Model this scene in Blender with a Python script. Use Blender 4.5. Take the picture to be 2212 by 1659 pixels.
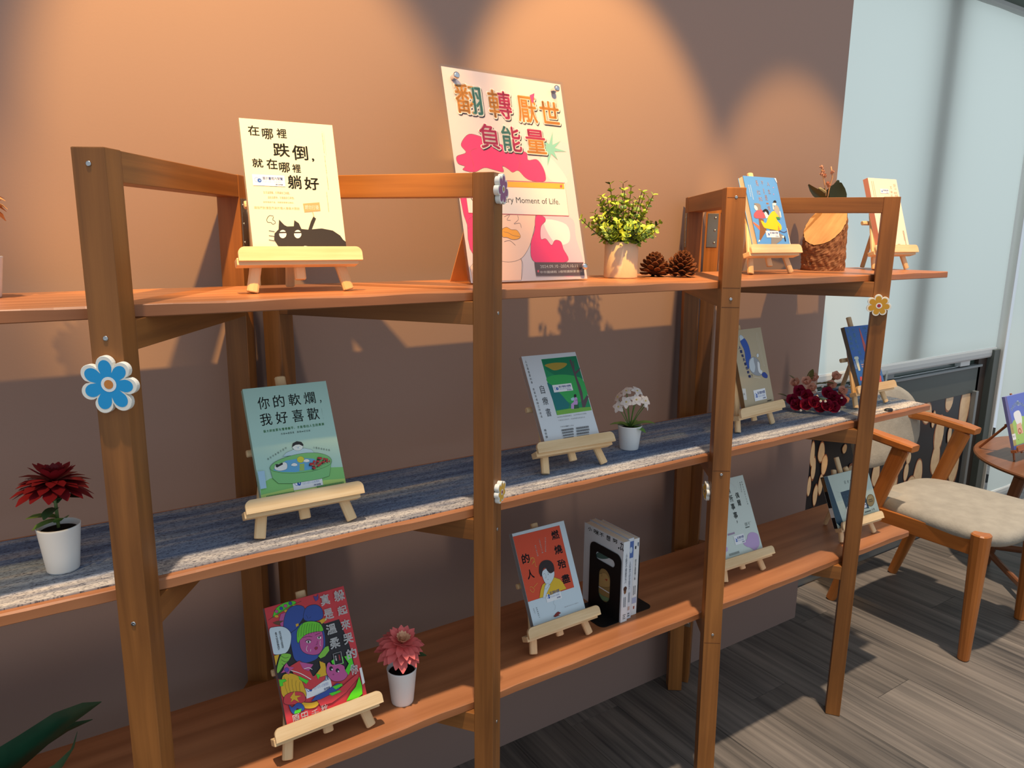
import bpy, bmesh, math, random
from math import sin, cos, pi, radians, sqrt
from mathutils import Vector, Matrix
from mathutils.geometry import tessellate_polygon

random.seed(7)
for o in list(bpy.data.objects):
    bpy.data.objects.remove(o, do_unlink=True)
S = bpy.context.scene
COL = S.collection
V = Vector

# ------------------------------------------------------------------ camera
YAW, PITCH, ROLL, FPX = radians(33.504), radians(11.699), radians(0.5546), 1584.9
fw = V((sin(YAW) * cos(PITCH), cos(YAW) * cos(PITCH), -sin(PITCH)))
rt0 = V((cos(YAW), -sin(YAW), 0)); up0 = rt0.cross(fw)
rt = rt0 * cos(ROLL) + up0 * sin(ROLL); up = -rt0 * sin(ROLL) + up0 * cos(ROLL)
cam = bpy.data.cameras.new('camera'); camo = bpy.data.objects.new('camera', cam); COL.objects.link(camo)
cam.sensor_fit = 'HORIZONTAL'; cam.sensor_width = 36; cam.lens = FPX / 2212 * 36
cam.clip_start = 0.02; cam.clip_end = 60
M = Matrix((rt, up, -fw)).transposed().to_4x4(); M.translation = V((-0.1808, -1.5596, 1.45))
camo.matrix_world = M
S.camera = camo

# ------------------------------------------------------------------ light and exposure
S.view_settings.view_transform = 'Standard'; S.view_settings.look = 'None'
S.view_settings.gamma = 1; S.view_settings.use_curve_mapping = False
S.view_settings.exposure = 0.0
W = bpy.data.worlds.new('world'); S.world = W; W.use_nodes = True
bg = W.node_tree.nodes['Background']
bg.inputs[0].default_value = (0.80, 0.90, 1.0, 1); bg.inputs[1].default_value = 0.64

def aim(o, tgt):
    o.rotation_euler = (V(tgt) - o.location).to_track_quat('-Z', 'Y').to_euler()
def lamp(name, kind, loc, tgt, energy, color, **k):
    l = bpy.data.lights.new(name, kind); l.energy = energy; l.color = color
    for a, b in k.items(): setattr(l, a, b)
    o = bpy.data.objects.new(name, l); COL.objects.link(o); o.location = loc; aim(o, tgt); return o
WARM = (1.0, 0.56, 0.165)
for x, e, z in ((-0.90, 105, 1.22), (-0.05, 200, 1.56), (0.80, 200, 1.56), (1.66, 105, 1.28)):
    lamp('wall_spotlight', 'SPOT', (x, -1.0, 2.72), (x + 0.33, 0, z), e, WARM,
         spot_size=radians(38), spot_blend=0.5, shadow_soft_size=0.022)
lamp('overhead_sun', 'SUN', (1, -1, 4), (1 + 0.082 * 2, -1 + 0.15 * 2, 2), 3.4, (1.0, 0.80, 0.60), angle=radians(1.6))
lamp('window_daylight', 'AREA', (3.4, 1.6, 1.9), (3.4, 0, 1.2), 42, (0.82, 0.97, 1.0), shape='RECTANGLE', size=4.4, size_y=3.0)

# ------------------------------------------------------------------ materials
def lin(c):
    return tuple(((v / 255) / 12.92 if v / 255 <= 0.04045 else ((v / 255 + 0.055) / 1.055) ** 2.4) for v in c) + (1,)
_m = {}
def mat(name, rgb, rough=0.5, spec=0.4, metal=0.0, bump=0.0, bscale=200, var=0.0, vscale=6):
    key = name
    if key in _m: return _m[key]
    m = bpy.data.materials.new(name); m.use_nodes = True; nt = m.node_tree; b = nt.nodes['Principled BSDF']
    b.inputs['Base Color'].default_value = lin(rgb); b.inputs['Roughness'].default_value = rough
    b.inputs['Specular IOR Level'].default_value = spec; b.inputs['Metallic'].default_value = metal
    if bump or var:
        tc = nt.nodes.new('ShaderNodeTexCoord')
    if bump:
        n = nt.nodes.new('ShaderNodeTexNoise'); n.inputs['Scale'].default_value = bscale; n.inputs['Detail'].default_value = 4
        bp = nt.nodes.new('ShaderNodeBump'); bp.inputs['Strength'].default_value = bump; bp.inputs['Distance'].default_value = 0.002
        nt.links.new(tc.outputs['Object'], n.inputs['Vector']); nt.links.new(n.outputs['Fac'], bp.inputs['Height'])
        nt.links.new(bp.outputs['Normal'], b.inputs['Normal'])
    if var:
        n2 = nt.nodes.new('ShaderNodeTexNoise'); n2.inputs['Scale'].default_value = vscale; n2.inputs['Detail'].default_value = 5
        mx = nt.nodes.new('ShaderNodeMix'); mx.data_type = 'RGBA'
        mx.inputs[6].default_value = lin([max(0, v * (1 - var)) for v in rgb]); mx.inputs[7].default_value = lin([min(255, v * (1 + var)) for v in rgb])
        nt.links.new(tc.outputs['Object'], n2.inputs['Vector']); nt.links.new(n2.outputs['Fac'], mx.inputs[0]); nt.links.new(mx.outputs[2], b.inputs['Base Color'])
    _m[key] = m
    return m

def wood(name, dark, light, rough=0.45, lscale=2.2, wscale=55, bump=0.12, rings=0.0, objvar=0.12):
    if name in _m: return _m[name]
    m = bpy.data.materials.new(name); m.use_nodes = True; nt = m.node_tree; b = nt.nodes['Principled BSDF']; N = nt.nodes.new; L = nt.links.new
    uv = N('ShaderNodeUVMap'); mp = N('ShaderNodeMapping'); mp.inputs['Scale'].default_value = (lscale, wscale, 1)
    L(uv.outputs['UV'], mp.inputs['Vector'])
    n = N('ShaderNodeTexNoise'); n.inputs['Scale'].default_value = 1; n.inputs['Detail'].default_value = 6; n.inputs['Roughness'].default_value = 0.6; n.inputs['Distortion'].default_value = 0.6
    L(mp.outputs['Vector'], n.inputs['Vector'])
    mp2 = N('ShaderNodeMapping'); mp2.inputs['Scale'].default_value = (lscale * 1.5, wscale * 0.16, 1); L(uv.outputs['UV'], mp2.inputs['Vector'])
    n2 = N('ShaderNodeTexNoise'); n2.inputs['Scale'].default_value = 1; n2.inputs['Detail'].default_value = 3; L(mp2.outputs['Vector'], n2.inputs['Vector'])
    ad = N('ShaderNodeMath'); ad.operation = 'MULTIPLY_ADD'; ad.inputs[1].default_value = 0.55; L(n.outputs['Fac'], ad.inputs[0])
    m2 = N('ShaderNodeMath'); m2.operation = 'MULTIPLY'; m2.inputs[1].default_value = 0.45; L(n2.outputs['Fac'], m2.inputs[0]); L(m2.outputs[0], ad.inputs[2])
    src = ad.outputs[0]
    if rings:
        wv = N('ShaderNodeTexWave'); wv.bands_direction = 'Y'; wv.inputs['Scale'].default_value = 0.35; wv.inputs['Distortion'].default_value = 9; wv.inputs['Detail'].default_value = 2; wv.inputs['Detail Scale'].default_value = 0.35
        mp3 = N('ShaderNodeMapping'); mp3.inputs['Scale'].default_value = (lscale * 0.9, wscale * 0.6, 1); L(uv.outputs['UV'], mp3.inputs['Vector']); L(mp3.outputs['Vector'], wv.inputs['Vector'])
        a2 = N('ShaderNodeMix'); a2.inputs[0].default_value = rings; L(src, a2.inputs[2]); L(wv.outputs['Fac'], a2.inputs[3]); src = a2.outputs[0]
    cr = N('ShaderNodeValToRGB'); cr.color_ramp.elements[0].position = 0.30; cr.color_ramp.elements[0].color = lin(dark); cr.color_ramp.elements[1].position = 0.68; cr.color_ramp.elements[1].color = lin(light)
    L(src, cr.inputs['Fac'])
    oi = N('ShaderNodeObjectInfo'); mr = N('ShaderNodeMapRange'); mr.inputs[3].default_value = 1 - objvar; mr.inputs[4].default_value = 1 + objvar
    L(oi.outputs['Random'], mr.inputs[0])
    hs = N('ShaderNodeHueSaturation'); L(mr.outputs[0], hs.inputs['Value']); L(cr.outputs['Color'], hs.inputs['Color']); L(hs.outputs['Color'], b.inputs['Base Color'])
    bp = N('ShaderNodeBump'); bp.inputs['Strength'].default_value = bump; bp.inputs['Distance'].default_value = 0.002; L(n.outputs['Fac'], bp.inputs['Height']); L(bp.outputs['Normal'], b.inputs['Normal'])
    b.inputs['Roughness'].default_value = rough; b.inputs['Specular IOR Level'].default_value = 0.35
    _m[name] = m
    return m

FRAME = wood('stained_frame_wood', (104, 64, 30), (166, 108, 54), 0.42, 1.6, 46, 0.06)
PLANK = wood('shelf_board_wood', (142, 88, 54), (190, 128, 86), 0.38, 1.3, 30, 0.12, 0.12, 0.04)
BEECH = wood('pale_easel_wood', (214, 178, 128), (240, 212, 168), 0.5, 5, 130, 0.05, 0, 0.03)
CHAIRW = wood('chair_wood', (156, 88, 38), (192, 118, 56), 0.32, 2.0, 50, 0.04)
TABLEW = wood('table_wood', (108, 66, 42), (148, 98, 66), 0.32, 2.0, 40, 0.04)
FLOORW = wood('floor_plank_wood', (52, 52, 53), (134, 126, 118), 0.45, 1.2, 52, 0.10, 0.0, 0.16)
WALLM = mat('painted_wall', (147, 124, 115), 0.75, 0.25, bump=0.05, bscale=240)
WHITE = mat('white_plastic', (232, 236, 236), 0.4)
SOIL = mat('dark_soil', (28, 24, 22), 0.95, 0.1, bump=0.8, bscale=400)
STEEL = mat('screw_steel', (190, 190, 190), 0.3, 0.5, 1.0)
CHROME = mat('chrome', (225, 225, 228), 0.08, 0.5, 1.0)
HINGE = mat('hinge_steel', (150, 148, 140), 0.35, 0.5, 1.0)
BLACKM = mat('black_steel', (18, 18, 20), 0.45)
PAGES = mat('page_edges', (232, 222, 200), 0.8, 0.2)
GREEN1 = mat('leaf_green', (92, 128, 62), 0.5, 0.4, var=0.25, vscale=40)
GREEND = mat('dark_leaf_green', (28, 66, 46), 0.4, 0.5, var=0.3, vscale=20)

# ------------------------------------------------------------------ helpers
def link(o, parent=None):
    COL.objects.link(o)
    if parent: o.parent = parent
    return o
def tag(o, label=None, cat=None, group=None, kind=None):
    if label: o['label'] = label
    if cat: o['category'] = cat
    if group: o['group'] = group
    if kind: o['kind'] = kind
    return o
def thing(name, label, cat, mw=None, group=None):
    o = bpy.data.objects.new(name, None); COL.objects.link(o); o.empty_display_size = 0.05
    if mw is not None: o.matrix_world = mw if isinstance(mw, Matrix) else Matrix.Translation(V(mw))
    return tag(o, label, cat, group)
def frame_mat(o, ex, ey, ez):
    m = Matrix((ex, ey, ez)).transposed().to_4x4(); m.translation = V(o); return m

class MB:
    """collects geometry, links it as one mesh object"""
    def __init__(s): s.v = []; s.f = []; s.uv = []; s.mi = []; s.mats = []; s.sm = []
    def m(s, mt):
        if mt not in s.mats: s.mats.append(mt)
        return s.mats.index(mt)
    def add(s, verts, faces, mt, uvs=None, smooth=False):
        k = len(s.v); s.v += [tuple(p) for p in verts]; mi = s.m(mt)
        for i, f in enumerate(faces):
            s.f.append([k + j for j in f]); s.mi.append(mi); s.sm.append(smooth)
            s.uv.append(uvs[i] if uvs else [(verts[j][0], verts[j][1]) for j in f])
    def bm(s, bm, mt, ax=None, smooth=False, off=None):
        """take a bmesh; ax = (A, B, C) directions: u runs along A, v along B + C"""
        if off is None: off = random.random() * 7
        verts = [v.co.copy() for v in bm.verts]; bm.verts.index_update()
        faces = [[v.index for v in f.verts] for f in bm.faces]
        if ax is None: ax = (V((1, 0, 0)), V((0, 1, 0)), V((0, 0, 1)))
        A, B, C = [a.normalized() for a in ax]
        uvs = [[(verts[j].dot(A) + off, verts[j].dot(B) + verts[j].dot(C) + off) for j in f] for f in faces]
        s.add(verts, faces, mt, uvs, smooth); bm.free()
    def build(s, name, parent=None, kind=None):
        me = bpy.data.meshes.new(name); me.from_pydata(s.v, [], s.f)
        for mt in s.mats: me.materials.append(mt)
        me.polygons.foreach_set('material_index', s.mi); me.polygons.foreach_set('use_smooth', s.sm)
        ul = me.uv_layers.new(name='UVMap'); fl = []
        for u in s.uv:
            for a in u: fl += [a[0], a[1]]
        ul.data.foreach_set('uv', fl); me.update()
        o = bpy.data.objects.new(name, me); link(o, parent)
        if kind: o['kind'] = kind
        return o
def par_bm(O, A, B, C, bev=0.0):
    """box from a corner and three edge vectors"""
    O, A, B, C = V(O), V(A), V(B), V(C); bm = bmesh.new()
    vs = [bm.verts.new(O + A * i + B * j + C * k) for k in (0, 1) for j in (0, 1) for i in (0, 1)]
    for f in ((0, 2, 3, 1), (4, 5, 7, 6), (0, 1, 5, 4), (2, 6, 7, 3), (0, 4, 6, 2), (1, 3, 7, 5)): bm.faces.new([vs[i] for i in f])
    bmesh.ops.recalc_face_normals(bm, faces=bm.faces)
    if bev: bmesh.ops.bevel(bm, geom=bm.edges[:], offset=bev, segments=2, affect='EDGES', profile=0.6)
    return bm
def par(name, mt, parent, O, A, B, C, bev=0.0):
    b = MB(); b.bm(par_bm(O, A, B, C, bev), mt, (V(A), V(B), V(C))); return b.build(name, parent)
def bx(b, mt, x0, x1, y0, y1, z0, z1, bev=0.0, longx=True):
    A, B, C = V((x1 - x0, 0, 0)), V((0, y1 - y0, 0)), V((0, 0, z1 - z0))
    b.bm(par_bm((x0, y0, z0), A, B, C, bev), mt, (A, B, C) if longx else (C, A, B))
def loft(rings, cap=True):
    """rings of equal length -> bmesh"""
    bm = bmesh.new(); R = [[bm.verts.new(p) for p in r] for r in rings]; n = len(rings[0])
    for a, b in zip(R, R[1:]):
        for i in range(n): bm.faces.new((a[i], a[(i + 1) % n], b[(i + 1) % n], b[i]))
    if cap: bm.faces.new(R[0][::-1]); bm.faces.new(R[-1])
    bmesh.ops.recalc_face_normals(bm, faces=bm.faces); return bm
def bar(p0, p1, w, t, wd, n=10, w1=None, t1=None, power=2.6):
    """bar with a rounded (superellipse) section from p0 to p1; wd = width direction"""
    p0, p1 = V(p0), V(p1); a = (p1 - p0).normalized(); wd = (V(wd) - a * V(wd).dot(a)).normalized(); td = a.cross(wd)
    def ring(c, w, t, k=1.0):
        r = []
        for i in range(n):
            q = 2 * pi * i / n + pi / n; x, y = cos(q), sin(q)
            sx = abs(x) ** (2 / power) * (1 if x > 0 else -1); sy = abs(y) ** (2 / power) * (1 if y > 0 else -1)
            r.append(c + wd * (w / 2 * sx * k) + td * (t / 2 * sy * k))
        return r
    w1 = w1 or w; t1 = t1 or t; e = min(w, t) * 0.12
    return loft([ring(p0, w, t, 0.86), ring(p0 + a * e, w, t), ring(p1 - a * e, w1, t1), ring(p1, w1, t1, 0.86)])
def barpart(name, mt, parent, p0, p1, w, t, wd=(1, 0, 0), **k):
    b = MB(); d = (V(p1) - V(p0)).normalized(); o = d.orthogonal(); b.bm(bar(p0, p1, w, t, wd, **k), mt, (d, o, d.cross(o)), smooth=False); return b.build(name, parent)
def tube(pts, rad, n=8, taper=None):
    rings = []; pts = [V(p) for p in pts]; up_ = None
    for i, p in enumerate(pts):
        d = (pts[min(i + 1, len(pts) - 1)] - pts[max(i - 1, 0)]).normalized()
        up_ = d.orthogonal().normalized() if up_ is None else (up_ - d * up_.dot(d)).normalized()
        s_ = d.cross(up_); r = rad if taper is None else rad * taper[i]
        rings.append([p + (up_ * cos(2 * pi * k / n) + s_ * sin(2 * pi * k / n)) * r for k in range(n)])
    return loft(rings)
def lathe(prof, n=28, c=(0, 0, 0)):
    """prof: (r, z) list; closed top and bottom if r = 0"""
    bm = bmesh.new(); R = []
    for r, z in prof:
        if r < 1e-6: R.append([bm.verts.new((c[0], c[1], c[2] + z))])
        else: R.append([bm.verts.new((c[0] + r * cos(2 * pi * i / n), c[1] + r * sin(2 * pi * i / n), c[2] + z)) for i in range(n)])
    for a, b in zip(R, R[1:]):
        if len(a) == 1 and len(b) == 1: continue
        for i in range(n):
            j = (i + 1) % n
            if len(a) == 1: bm.faces.new((a[0], b[j], b[i]))
            elif len(b) == 1: bm.faces.new((a[i], a[j], b[0]))
            else: bm.faces.new((a[i], a[j], b[j], b[i]))
    bmesh.ops.recalc_face_normals(bm, faces=bm.faces); return bm
def bmpart(name, bm, mt, parent, smooth=True, kind=None, ax=None):
    b = MB(); b.bm(bm, mt, ax, smooth); return b.build(name, parent, kind)
def share(name, me, parent, mw):
    o = bpy.data.objects.new(name, me); link(o, parent); o.matrix_local = mw; return o

# dimensions solved from the room
ZT, ZM, ZL, TH = 1.3447, 0.9269, 0.5077, 0.0185
YF, YB, XE, XW = -0.4018, -0.1042, 2.178, 2.1756
ZTOP, BT, BW, RH = 1.5514, 0.0433, 0.0407, 0.0418

# ------------------------------------------------------------------ the room
def struct(o): o['kind'] = 'structure'; return o
b = MB(); bx(b, WALLM, -2.6, XW, 0, 0.13, 0, 3.0); struct(b.build('wall_back'))
b = MB(); bx(b, mat('floor_joint', (30, 30, 30), 0.9, 0.1), -2.6, 6, -3.2, 1.0, -0.05, -0.0035); flo = struct(b.build('floor'))
pw, pl = 0.183, 1.22
b = MB(); bm_ = par_bm((0.0006, 0.0006, -0.0035), (pw - 0.0012, 0, 0), (0, pl - 0.0012, 0), (0, 0, 0.0035), 0.0005)
b.bm(bm_, FLOORW, (V((0, 1, 0)), V((1, 0, 0)), V((0, 0, 1))), off=0); p0 = b.build('plank', flo); pme = p0.data
bpy.data.objects.remove(p0)
for i in range(37):
    x = -0.78 + i * pw; off = (0.0, 0.41, 0.83, 0.2, 0.62, 1.03)[i % 6] * 1.0
    y = -3.1 + off - (pl if off > 0.6 else 0)
    while y < 0.14:
        y1 = y
        me = pme.copy()
        du, dv = random.random() * 9, random.random() * 9
        for l in me.uv_layers[0].data: l.uv = (l.uv[0] + du, l.uv[1] + dv)
        o = bpy.data.objects.new('plank', me); link(o, flo); o.location = (x, y1, 0)
        y += pl

# ------------------------------------------------------------------ window wall, y = 0.15
YW = 0.15
RAILD = mat('dark_window_frame', (84, 92, 88), 0.45, 0.4)
GREYF = mat('grey_aluminium', (134, 140, 142), 0.4, 0.5, 0.3)
wf = struct(thing('window_1', None, None, (3.0, YW, 0)))
def wl(x0, x1, y0, y1, z0, z1, mt, name, parent=wf, bev=0.002):
    b = MB(); bx(b, mt, x0 - 3.0, x1 - 3.0, y0 - YW, y1 - YW, z0, z1, bev, longx=(x1 - x0 > z1 - z0)); return b.build(name, parent)
wl(2.18, 3.93, YW, YW + 0.05, 0, 0.045, GREYF, 'sill_rail')
wl(2.18, 3.72, YW - 0.012, YW + 0.02, 0.045, 0.075, mat('track_dark', (40, 44, 46), 0.5), 'track')
wl(2.18, 3.74, YW, YW + 0.04, 0.69, 0.82, RAILD, 'transom')
wl(2.18, 3.74, YW - 0.01, YW + 0.02, 0.82, 0.832, GREYF, 'transom_cap')
wl(2.18, 3.80, YW + 0.02, YW + 0.06, 0.832, 0.90, mat('green_dark_glass', (70, 84, 78), 0.15, 0.6), 'window_track')
wl(3.69, 3.715, YW - 0.02, YW + 0.03, 0.045, 0.70, GREYF, 'edge_trim')
wl(3.715, 3.80, YW, YW + 0.05, 0.0, 0.86, mat('brown_mullion', (62, 52, 46), 0.5), 'mullion')
wl(3.80, 3.86, YW - 0.03, YW + 0.05, 0.0, 0.90, RAILD, 'mullion')
wl(3.865, 3.875, YW - 0.04, YW + 0.02, 0.05, 2.4, mat('ball_chain', (205, 205, 198), 0.4), 'blind_chain', bev=0)
wl(3.02, 3.15, YW + 0.055, YW + 0.12, 0.9, 2.9, RAILD, 'mullion')
wl(4.3, 4.45, YW + 0.055, YW + 0.12, 0.1, 2.9, RAILD, 'mullion')
wl(2.80, 2.95, YW - 0.005, YW + 0.02, 0.838, 0.872, GREYF, 'latch')
wl(2.86, 2.875, YW - 0.018, YW, 0.835, 0.885, mat('latch_metal', (178, 186, 180), 0.3, 0.5, 0.6), 'latch_bolt')
wl(3.52, 3.61, YW - 0.008, YW + 0.02, 0.838, 0.868, mat('frame_sticker', (214, 220, 220), 0.5), 'frame_sticker')
# log print
bk = mat('print_black', (26, 28, 34), 0.35, 0.5)
pr = MB(); bx(pr, bk, 2.18 - 3, 3.69 - 3, 0.004, 0.02, 0.075, 0.69)
LOGS = [(3.288, .637, .049, .037), (3.481, .679, .044, .041), (3.64, .615, .06, .085), (3.423, .514, .052, .064), (3.42, .389, .049, .056), (3.612, .339, .056, .082), (3.272, .343, .047, .051), (3.162, .371, .024, .032), (3.17, .439, .024, .022), (3.063, .342, .039, .053), (3.112, .428, .023, .027), (3.216, .3, .049, .028), (2.905, .409, .037, .043), (2.418, .579, .018, .038), (2.434, .515, .018, .035), (2.478, .577, .027, .031), (2.494, .435, .019, .032), (2.464, .394, .019, .032), (2.415, .442, .015, .031), (2.641, .566, .02, .014), (2.506, .518, .025, .032), (3.35, .60, .02, .03), (2.36, .55, .022, .03), (2.36, .40, .022, .034), (2.70, .43, .035, .04), (2.78, .52, .04, .045), (2.98, .53, .036, .05), (3.52, .50, .022, .03), (2.62, .36, .03, .035), (2.55, .26, .03, .03), (3.0, .2, .04, .05), (3.3, .19, .05, .04), (3.55, .19, .05, .05), (2.8, .2, .04, .04), (3.1, .6, .05, .05), (2.3, .3, .03, .04), (2.45, .3, .025, .03)]
lm = mat('print_log', (250, 204, 160), 0.35, 0.5, var=0.12, vscale=30); lr = mat('print_log_rim', (170, 104, 66), 0.35, 0.5)
for li_, (x, z, rx, rz) in enumerate(LOGS):
    x -= 3; rx *= .78; rz *= 1.35
    for k, mt, yy in ((1.12, lr, 0.0035), (1.0, lm, 0.003)):
        ph = random.random() * 6
        P = [(x + rx * k * cos(q) * (1 + 0.07 * sin(3 * q + ph)), yy - li_ * .00012, z + rz * k * sin(q) * (1 + 0.05 * sin(2 * q + ph))) for q in [2 * pi * i / 18 for i in range(18)]]
        pr.add(P, [list(range(18))], mt)
pr.build('log_print_panel', wf)

# roller blinds: translucent cloth
bl = bpy.data.materials.new('blind_cloth'); bl.use_nodes = True; nt = bl.node_tree; nt.nodes.clear()
out = nt.nodes.new('ShaderNodeOutputMaterial'); df = nt.nodes.new('ShaderNodeBsdfDiffuse'); tr = nt.nodes.new('ShaderNodeBsdfTranslucent'); ms = nt.nodes.new('ShaderNodeMixShader')
df.inputs[0].default_value = lin((220, 220, 212)); tr.inputs[0].default_value = lin((214, 220, 214)); ms.inputs[0].default_value = 0.6
nt.links.new(df.outputs[0], ms.inputs[1]); nt.links.new(tr.outputs[0], ms.inputs[2]); nt.links.new(ms.outputs[0], out.inputs[0])
def blind(name, x0, x1, y, z0, z1, label):
    t = thing(name, label, 'roller blind', ((x0 + x1) / 2, y, z0)); c = (x0 + x1) / 2
    g = MB(); n = 24; vs = []; fs = []
    for i in range(n + 1):
        for z in (0.05, z1 - z0): vs.append((x0 - c + (x1 - x0) * i / n, 0.002 * sin(i * 1.3), z))
    fs = [(2 * i, 2 * i + 2, 2 * i + 3, 2 * i + 1) for i in range(n)]
    g.add(vs, fs, bl, smooth=True); g.build('cloth', t)
    g = MB(); g.bm(bar((x0 - c, 0, 0.025), (x1 - c, 0, 0.025), 0.05, 0.016, (0, 0, 1)), mat('blind_bar', (196, 204, 206), 0.5)); g.build('bottom_bar', t)
    g = MB(); g.bm(tube([(x0 - c, 0.0, z1 - z0), (x1 - c, 0.0, z1 - z0)], 0.03, 14), mat('blind_tube', (176, 184, 184), 0.5)); g.build('roller_tube', t)
    return t
blind('roller_blind', 2.16, 3.85, YW - 0.01, 0.862, 2.44, 'wide pale roller blind lowered beside the brown wall end')
blind('roller_blind', 3.93, 5.3, YW - 0.03, 0.08, 2.44, 'long roller blind at the right edge behind the round table')
b = MB(); bx(b, mat('valance_dark', (52, 66, 58), 0.6), 2.1756, 5.4, -0.03, 0.2, 2.43, 2.50, 0.003); struct(b.build('trim_1'))
b = MB(); bx(b, mat('valance_pale', (150, 166, 162), 0.7), 2.1756, 5.4, -0.10, 0.2, 2.50, 2.72, 0.004); struct(b.build('trim_2'))

# ------------------------------------------------------------------ folding wooden stands (two hinged frames each)
FR = [(-0.0863, -0.4586, 33.71, 0.00506, -0.0007, 0.4995), (0.51695, -0.44918, 37.03, -0.0018, 0.00115, 0.4995),
      (1.15238, -0.43903, 36.24, -0.00987, 0.0114, 0.4995), (1.77299, -0.45048, 35.50, 0.00225, -0.0041, 0.4995)]
def fvec(k):
    a = radians(FR[k][2])
    u = V((sin(a), cos(a), 0)) if k in (0, 2) else V((-sin(a), cos(a), 0))
    n = {0: V((-cos(a), sin(a), 0)), 2: V((cos(a), -sin(a), 0))}.get(k, V((cos(a), sin(a), 0)))
    return u, n
def fpt(k, du, dn, z):
    u, n = fvec(k); f = FR[k]
    return V((f[0], f[1], 0)) + u * du + n * dn + V((f[3] * z, f[4] * z, z))
def frame_parts(k, root, base):
    u, n = fvec(k); f = FR[k]; L = f[5]; mi = Matrix.Translation(-base)
    def P(du, dn, z): return fpt(k, du, dn, z) - base
    def up_(h): return V((f[3] * h, f[4] * h, h))
    par('front_post', FRAME, root, P(0, 0, 0.001), up_(ZTOP - 0.001), u * BW, n * BT, 0.0016)
    par('back_post', FRAME, root, P(L - BW, 0, 0.001), up_(ZTOP - 0.001), u * BW, n * BT, 0.0016)
    par('top_rail', FRAME, root, P(BW, 0.0006, ZTOP - RH), u * (L - 2 * BW), up_(RH - 0.0008), n * (BT - 0.0012), 0.0012)
    for z in (ZT, ZM, ZL):
        zz = z - TH
        par('rung', FRAME, root, P(BW, 0.0006, zz - RH), u * (L - 2 * BW), up_(RH), n * (BT - 0.0012), 0.0012)
    if k == 2:
        for z in (ZTOP - .022, ZT - TH + .004, ZT - TH - RH + .002, ZM - TH - RH + .03, ZL - TH - RH - .002):
            par('scribe_line', mat('scribe_dark', (96, 52, 22), .7), root, P(-.00035, .002, z), n * (BT - .004), u * .0006, V((0, 0, .0009)))
    # screws in the outer edge, one per rail
    for z in (ZTOP - RH / 2, ZT - TH - RH / 2, ZM - TH - RH / 2, ZL - TH - RH / 2):
        c = P(-0.0004, BT * 0.5, z)
        q = (-u).to_track_quat('Z', 'Y').to_matrix().to_4x4(); q.translation = c
        bmh = lathe([(0, 0.0002), (0.0012, 0.0001), (0.0030, 0.0010), (0.0034, 0.0004), (0.0038, 0), (0, 0)], 12); bmh.transform(q)
        bmpart('screw', bmh, STEEL, root)
    return P
for (ka, kb, lab, name) in ((0, 1, 'left folding trestle of orange-brown wood, with the blue flower on its front post', 'folding_stand'),
                            (2, 3, 'right folding trestle of orange-brown wood, behind the pine cones and log', 'folding_stand')):
    base = (fpt(ka, 0.5, 0, 0) + fpt(kb, 0.5, 0, 0)) / 2
    root = thing(name, lab, 'shelf stand', base, 'hinged wooden stands carrying the shelf boards')
    for k in (ka, kb):
        P = frame_parts(k, root, base); u, n = fvec(k); L = FR[k][5]
        for zc in (1.46, 0.25):
            sgn = -1
            hp = MB(); w = 0.030
            bmh = par_bm(P(L - BW + 0.005, -0.0018, zc - 0.048), u * w, n * 0.0017, V((FR[k][3] * 0.096, FR[k][4] * 0.096, 0.096)), 0.0005); hp.bm(bmh, HINGE)
            ho = hp.build('hinge_plate', root)
            for dz in (-0.035, 0.0, 0.035):
                q = (-n).to_track_quat('Z', 'Y').to_matrix().to_4x4(); q.translation = P(L - BW + 0.013, -0.0019, zc + dz)
                bs = lathe([(0, 0.001), (0.0025, 0.0008), (0.0034, 0), (0, 0)], 10); bs.transform(q); bmpart('screw', bs, STEEL, ho)
    # knuckle of the hinge
    for zc in (1.46, 0.25):
        a_ = fpt(ka, 0.5, 0, zc); b_ = fpt(kb, 0.5, 0, zc); c = (a_ + b_) / 2 - base
        bmpart('hinge_knuckle', tube([c + V((0, 0.004, -0.048)), c + V((0, 0.004, 0.048))], 0.0035, 10), CHROME, root)

# ------------------------------------------------------------------ shelf boards
def board(name, z, xe, label, seed):
    rnd = random.Random(seed); t = thing(name, label, 'shelf board', (0.7, (YF + YB) / 2, z - TH), 'long boards lying on the stands')
    nx = 90; x0 = -1.15; rings = []
    ph = [rnd.random() * 9 for _ in range(4)]
    for i in range(nx + 1):
        x = x0 + (xe - x0) * i / nx
        w = 0.0012 * sin(x * 9 + ph[0]) + 0.0008 * sin(x * 23 + ph[1]) + 0.0005 * sin(x * 61 + ph[2])
        c = 0.0025 + 0.0012 * sin(x * 31 + ph[3])
        yf, yb, zt, zb = YF + w, YB, z, z - TH
        r = [(x, yf + c, zt), (x, yb - 0.002, zt), (x, yb, zt - 0.002), (x, yb, zb), (x, yf + 0.002, zb), (x, yf, zb + 0.0015), (x, yf + 0.0002, zt - c * 0.9)]
        rings.append([(p[0] - 0.7, p[1] - (YF + YB) / 2, p[2] - z + TH) for p in r])
    bmpart('board', loft(rings), PLANK, t, smooth=False, ax=(V((1, 0, 0)), V((0, 1, 0)), V((0, 0, 1))))
    return t
board('shelf_board', ZT, XE, 'uppermost long shelf board, holding the poster, pine cones and sawn log', 3)
board('shelf_board', ZM, 2.179, 'middle shelf board with the blue and grey woven runner on it', 5)
board('shelf_board', ZL, 2.143, 'lowest shelf board with the black bookends standing on it', 11)

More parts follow.
